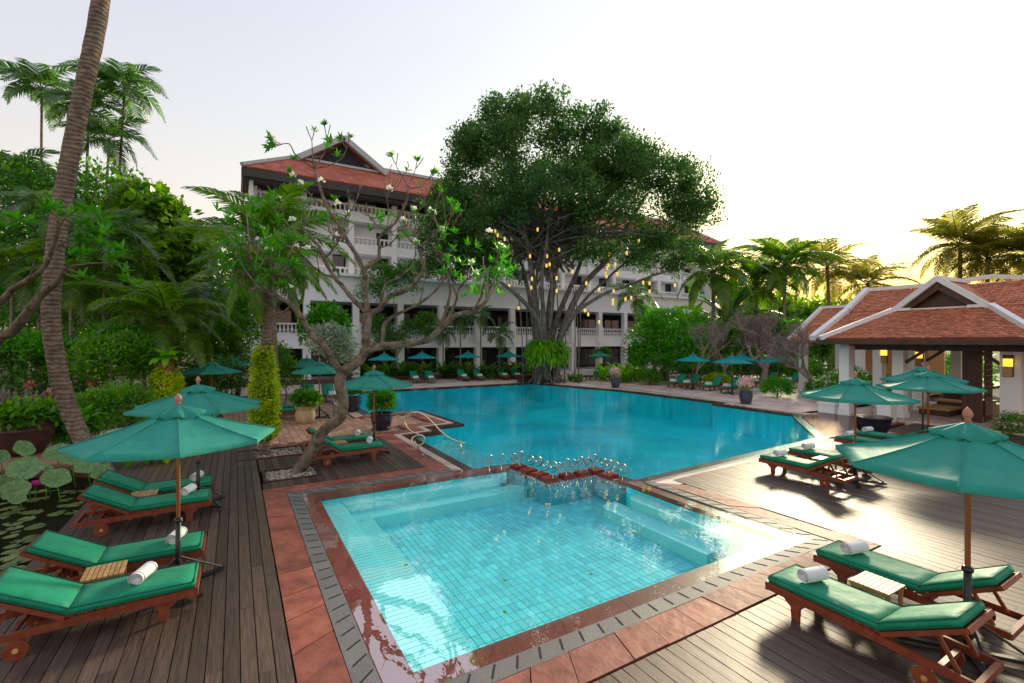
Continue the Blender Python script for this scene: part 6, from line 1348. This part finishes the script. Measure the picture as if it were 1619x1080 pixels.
for _ in range(620):
    x, y = random.uniform(-7.5,-2.95), random.uniform(6.5,16.0)
    if random.random() > .85-.35*math.sin(x*2.1+y*1.3)*math.sin(y*.9): continue
    r = random.uniform(.06,.19); a0 = random.uniform(0,6.28); z = -.214+random.uniform(0,.006); n = 9; b = len(mb.v); mb.v.append((x,y,z)); 
    for k in range(n+1): a = a0+.25+(2*PI-.5)*k/n; mb.v.append((x+r*math.cos(a), y+r*math.sin(a), z+random.uniform(0,.012)))
    mb.f += [(b, b+1+k, b+2+k) for k in range(n)]
mb.build('lily_pads', M['lily_leaf'], None, kind='stuff')
for x, y, lab in ((56,756,'pink water lily, left one of two, under the lotus leaves'),(73,752,'pink water lily, right one of two, under the lotus leaves')):
    c = at(x, y, 11.2); t = thing('water_lily', lab, 'water lily', (c.x,c.y,-.22), 0, 'pink water lilies'); fr_ = []
    for k in range(22): a = k*2.4; e = .3+k*.05; v = Vector((math.cos(a)*math.cos(e),math.sin(a)*math.cos(e),math.sin(e))); fr_.append(((0,0,.30), tuple(v), (0,0,1), .15, .06))
    build_leaves('petals', rows_np(fr_), M['magenta_petal'], t); MB().tube([(0,0,-.2),(0,0,.3)], .01, 5).build('stem', M['mid_leaf'], t, True)
strap_plant('iris_clump', 'clump of upright iris blades in a bed behind the fourth left lounger', 'plant', at(232,742,12.9)*Vector((1,1,0)) if False else gp(228,13.6), 22, .75, .05, .5, 1.0, 1.5, 'fern_leaf', spread=.5, stems=5)
strap_plant('iris_clump', 'second clump of upright blades right under the front parasol', 'plant', gp(275,13.9), 22, .65, .05, .5, 1.0, 1.5, 'lime_leaf', spread=.45, stems=4)
# stone steps and spiral wall by the pond
t = thing('stone_steps', 'brown timber and stone steps beyond the pond at the left edge', 'steps', (-6.5,19,0)); MB().prism([(-3,-1.2),(3,-1.2),(3,3),(-3,3)], -.15, .08).build('step', M['terrace_tile'], t); MB().prism([(-3,-1.7),(3.2,-1.7),(3.2,-1.22),(-3,-1.22)], -.15, -.04).build('step', M['dark_wood'], t)
t = thing('planter_box', 'grey stone planter box behind the leaning palm foot', 'planter', gp(115,15.5)); MB().box((0,0,.22),(.9,.6,.44)).build('box', M['beige_wall'], t); build_leaves('foliage', cloud([(0,0,.75,.5,.4,.35)], 60, 8, .3, .34, .55), M['bright_leaf'], t)
t = thing('planter_box', 'pale stone planter box with low greenery among the left shrubs', 'planter', gp(155,15.9)); MB().box((0,0,.25),(1.2,.6,.5)).build('box', M['white_trim'], t); build_leaves('foliage', cloud([(0,0,.7,.7,.4,.3)], 80, 10, .25, .12, .55), M['mid_leaf'], t)
c = at(-2,668,14); mb = MB(); spiral(mb, (c.x,c.y,c.z), .34, (1,-.4,0), 2.0, .0, .05); tag(mb.build('spiral_wall_end', M['beige_wall'], None, True), 'pale spiral scroll cut by the left photo edge', 'ornament')
# plumeria branch reaching in from the left edge
o = gp(-160,11.5); lb = thing('plumeria_tree', 'frangipani branches reaching in from the left edge across the big palm trunk', 'tree', o); mb = MB(); rws = []
for pts, a, b, r0, r1 in (([(-160,760),(-110,600),(-30,560),(0,533),(22,522),(48,488),(62,470),(80,455),(95,438),(105,422)],11.5,11,.16,.045),([(-110,600),(-40,510),(0,478),(20,458),(45,442),(68,425),(80,400),(90,370),(92,345)],11.3,11,.09,.03),([(105,422),(130,418),(160,416),(176,417)],11,10.8,.022,.012),([(105,424),(135,436),(165,445),(195,448)],11,10.9,.022,.012),([(100,430),(120,440),(140,446)],11,10.9,.018,.01),([(92,345),(70,330),(50,345)],11,10.9,.02,.012),([(45,442),(52,425),(55,410)],11.1,11,.02,.01),([(92,360),(110,340),(135,345)],11,11.1,.022,.012),([(80,400),(110,380),(140,385)],11,11.2,.022,.012)):
    P = [p-o for p in ats(pts, a, b)]; Q = smooth(P, 4, .006); mb.tube(Q, taper(len(Q), r0, r1), 8)
mb.build('limbs', M['plumeria_bark'], lb, True)
for x, y, d, n in ((176,417,10.8,3),(195,448,10.9,3),(140,446,10.9,2),(50,345,10.9,3),(135,345,11,6),(140,385,11.1,6),(160,370,11.2,5),(100,340,11,4),(120,415,11,3),(20,350,11,4),(185,400,11,5),(75,335,11,3)):
    for _ in range(n): rws += rosette(at(x+random.gauss(0,12),y+random.gauss(0,9),d+random.gauss(0,.25))-o, (random.uniform(-.6,.6),random.uniform(-.6,.6),random.uniform(.2,1)), 8, .30, .095)
build_leaves('foliage', rows_np(rws), M['plumeria_leaf'], lb)
# fallen yellow leaves floating on the small pool
fl = MB().add([(0,-.03,0),(.05,0,.002),(0,.03,0),(-.05,0,.002)], [(0,1,2,3)]).mesh('fallen_leaf', M['yellow_leaf'])
FLP = [(2.3,7.2),(2.1,9.4),(2.9,8.2),(3.4,6.0),(3.0,5.3),(5.0,6.8),(5.6,7.4),(6.3,6.3),(6.0,5.4),(4.6,5.5),(7.3,6.4),(5.9,9.2)]
for x, y in FLP:
    ob = bpy.data.objects.new('fallen_leaf', fl); col.objects.link(ob); ob.location = (x,y,.004); ob.rotation_euler = (0,0,random.uniform(0,6)); tag(ob, 'tiny yellow leaf floating on the small pool', 'leaf', 'yellow leaves floating on the pool')
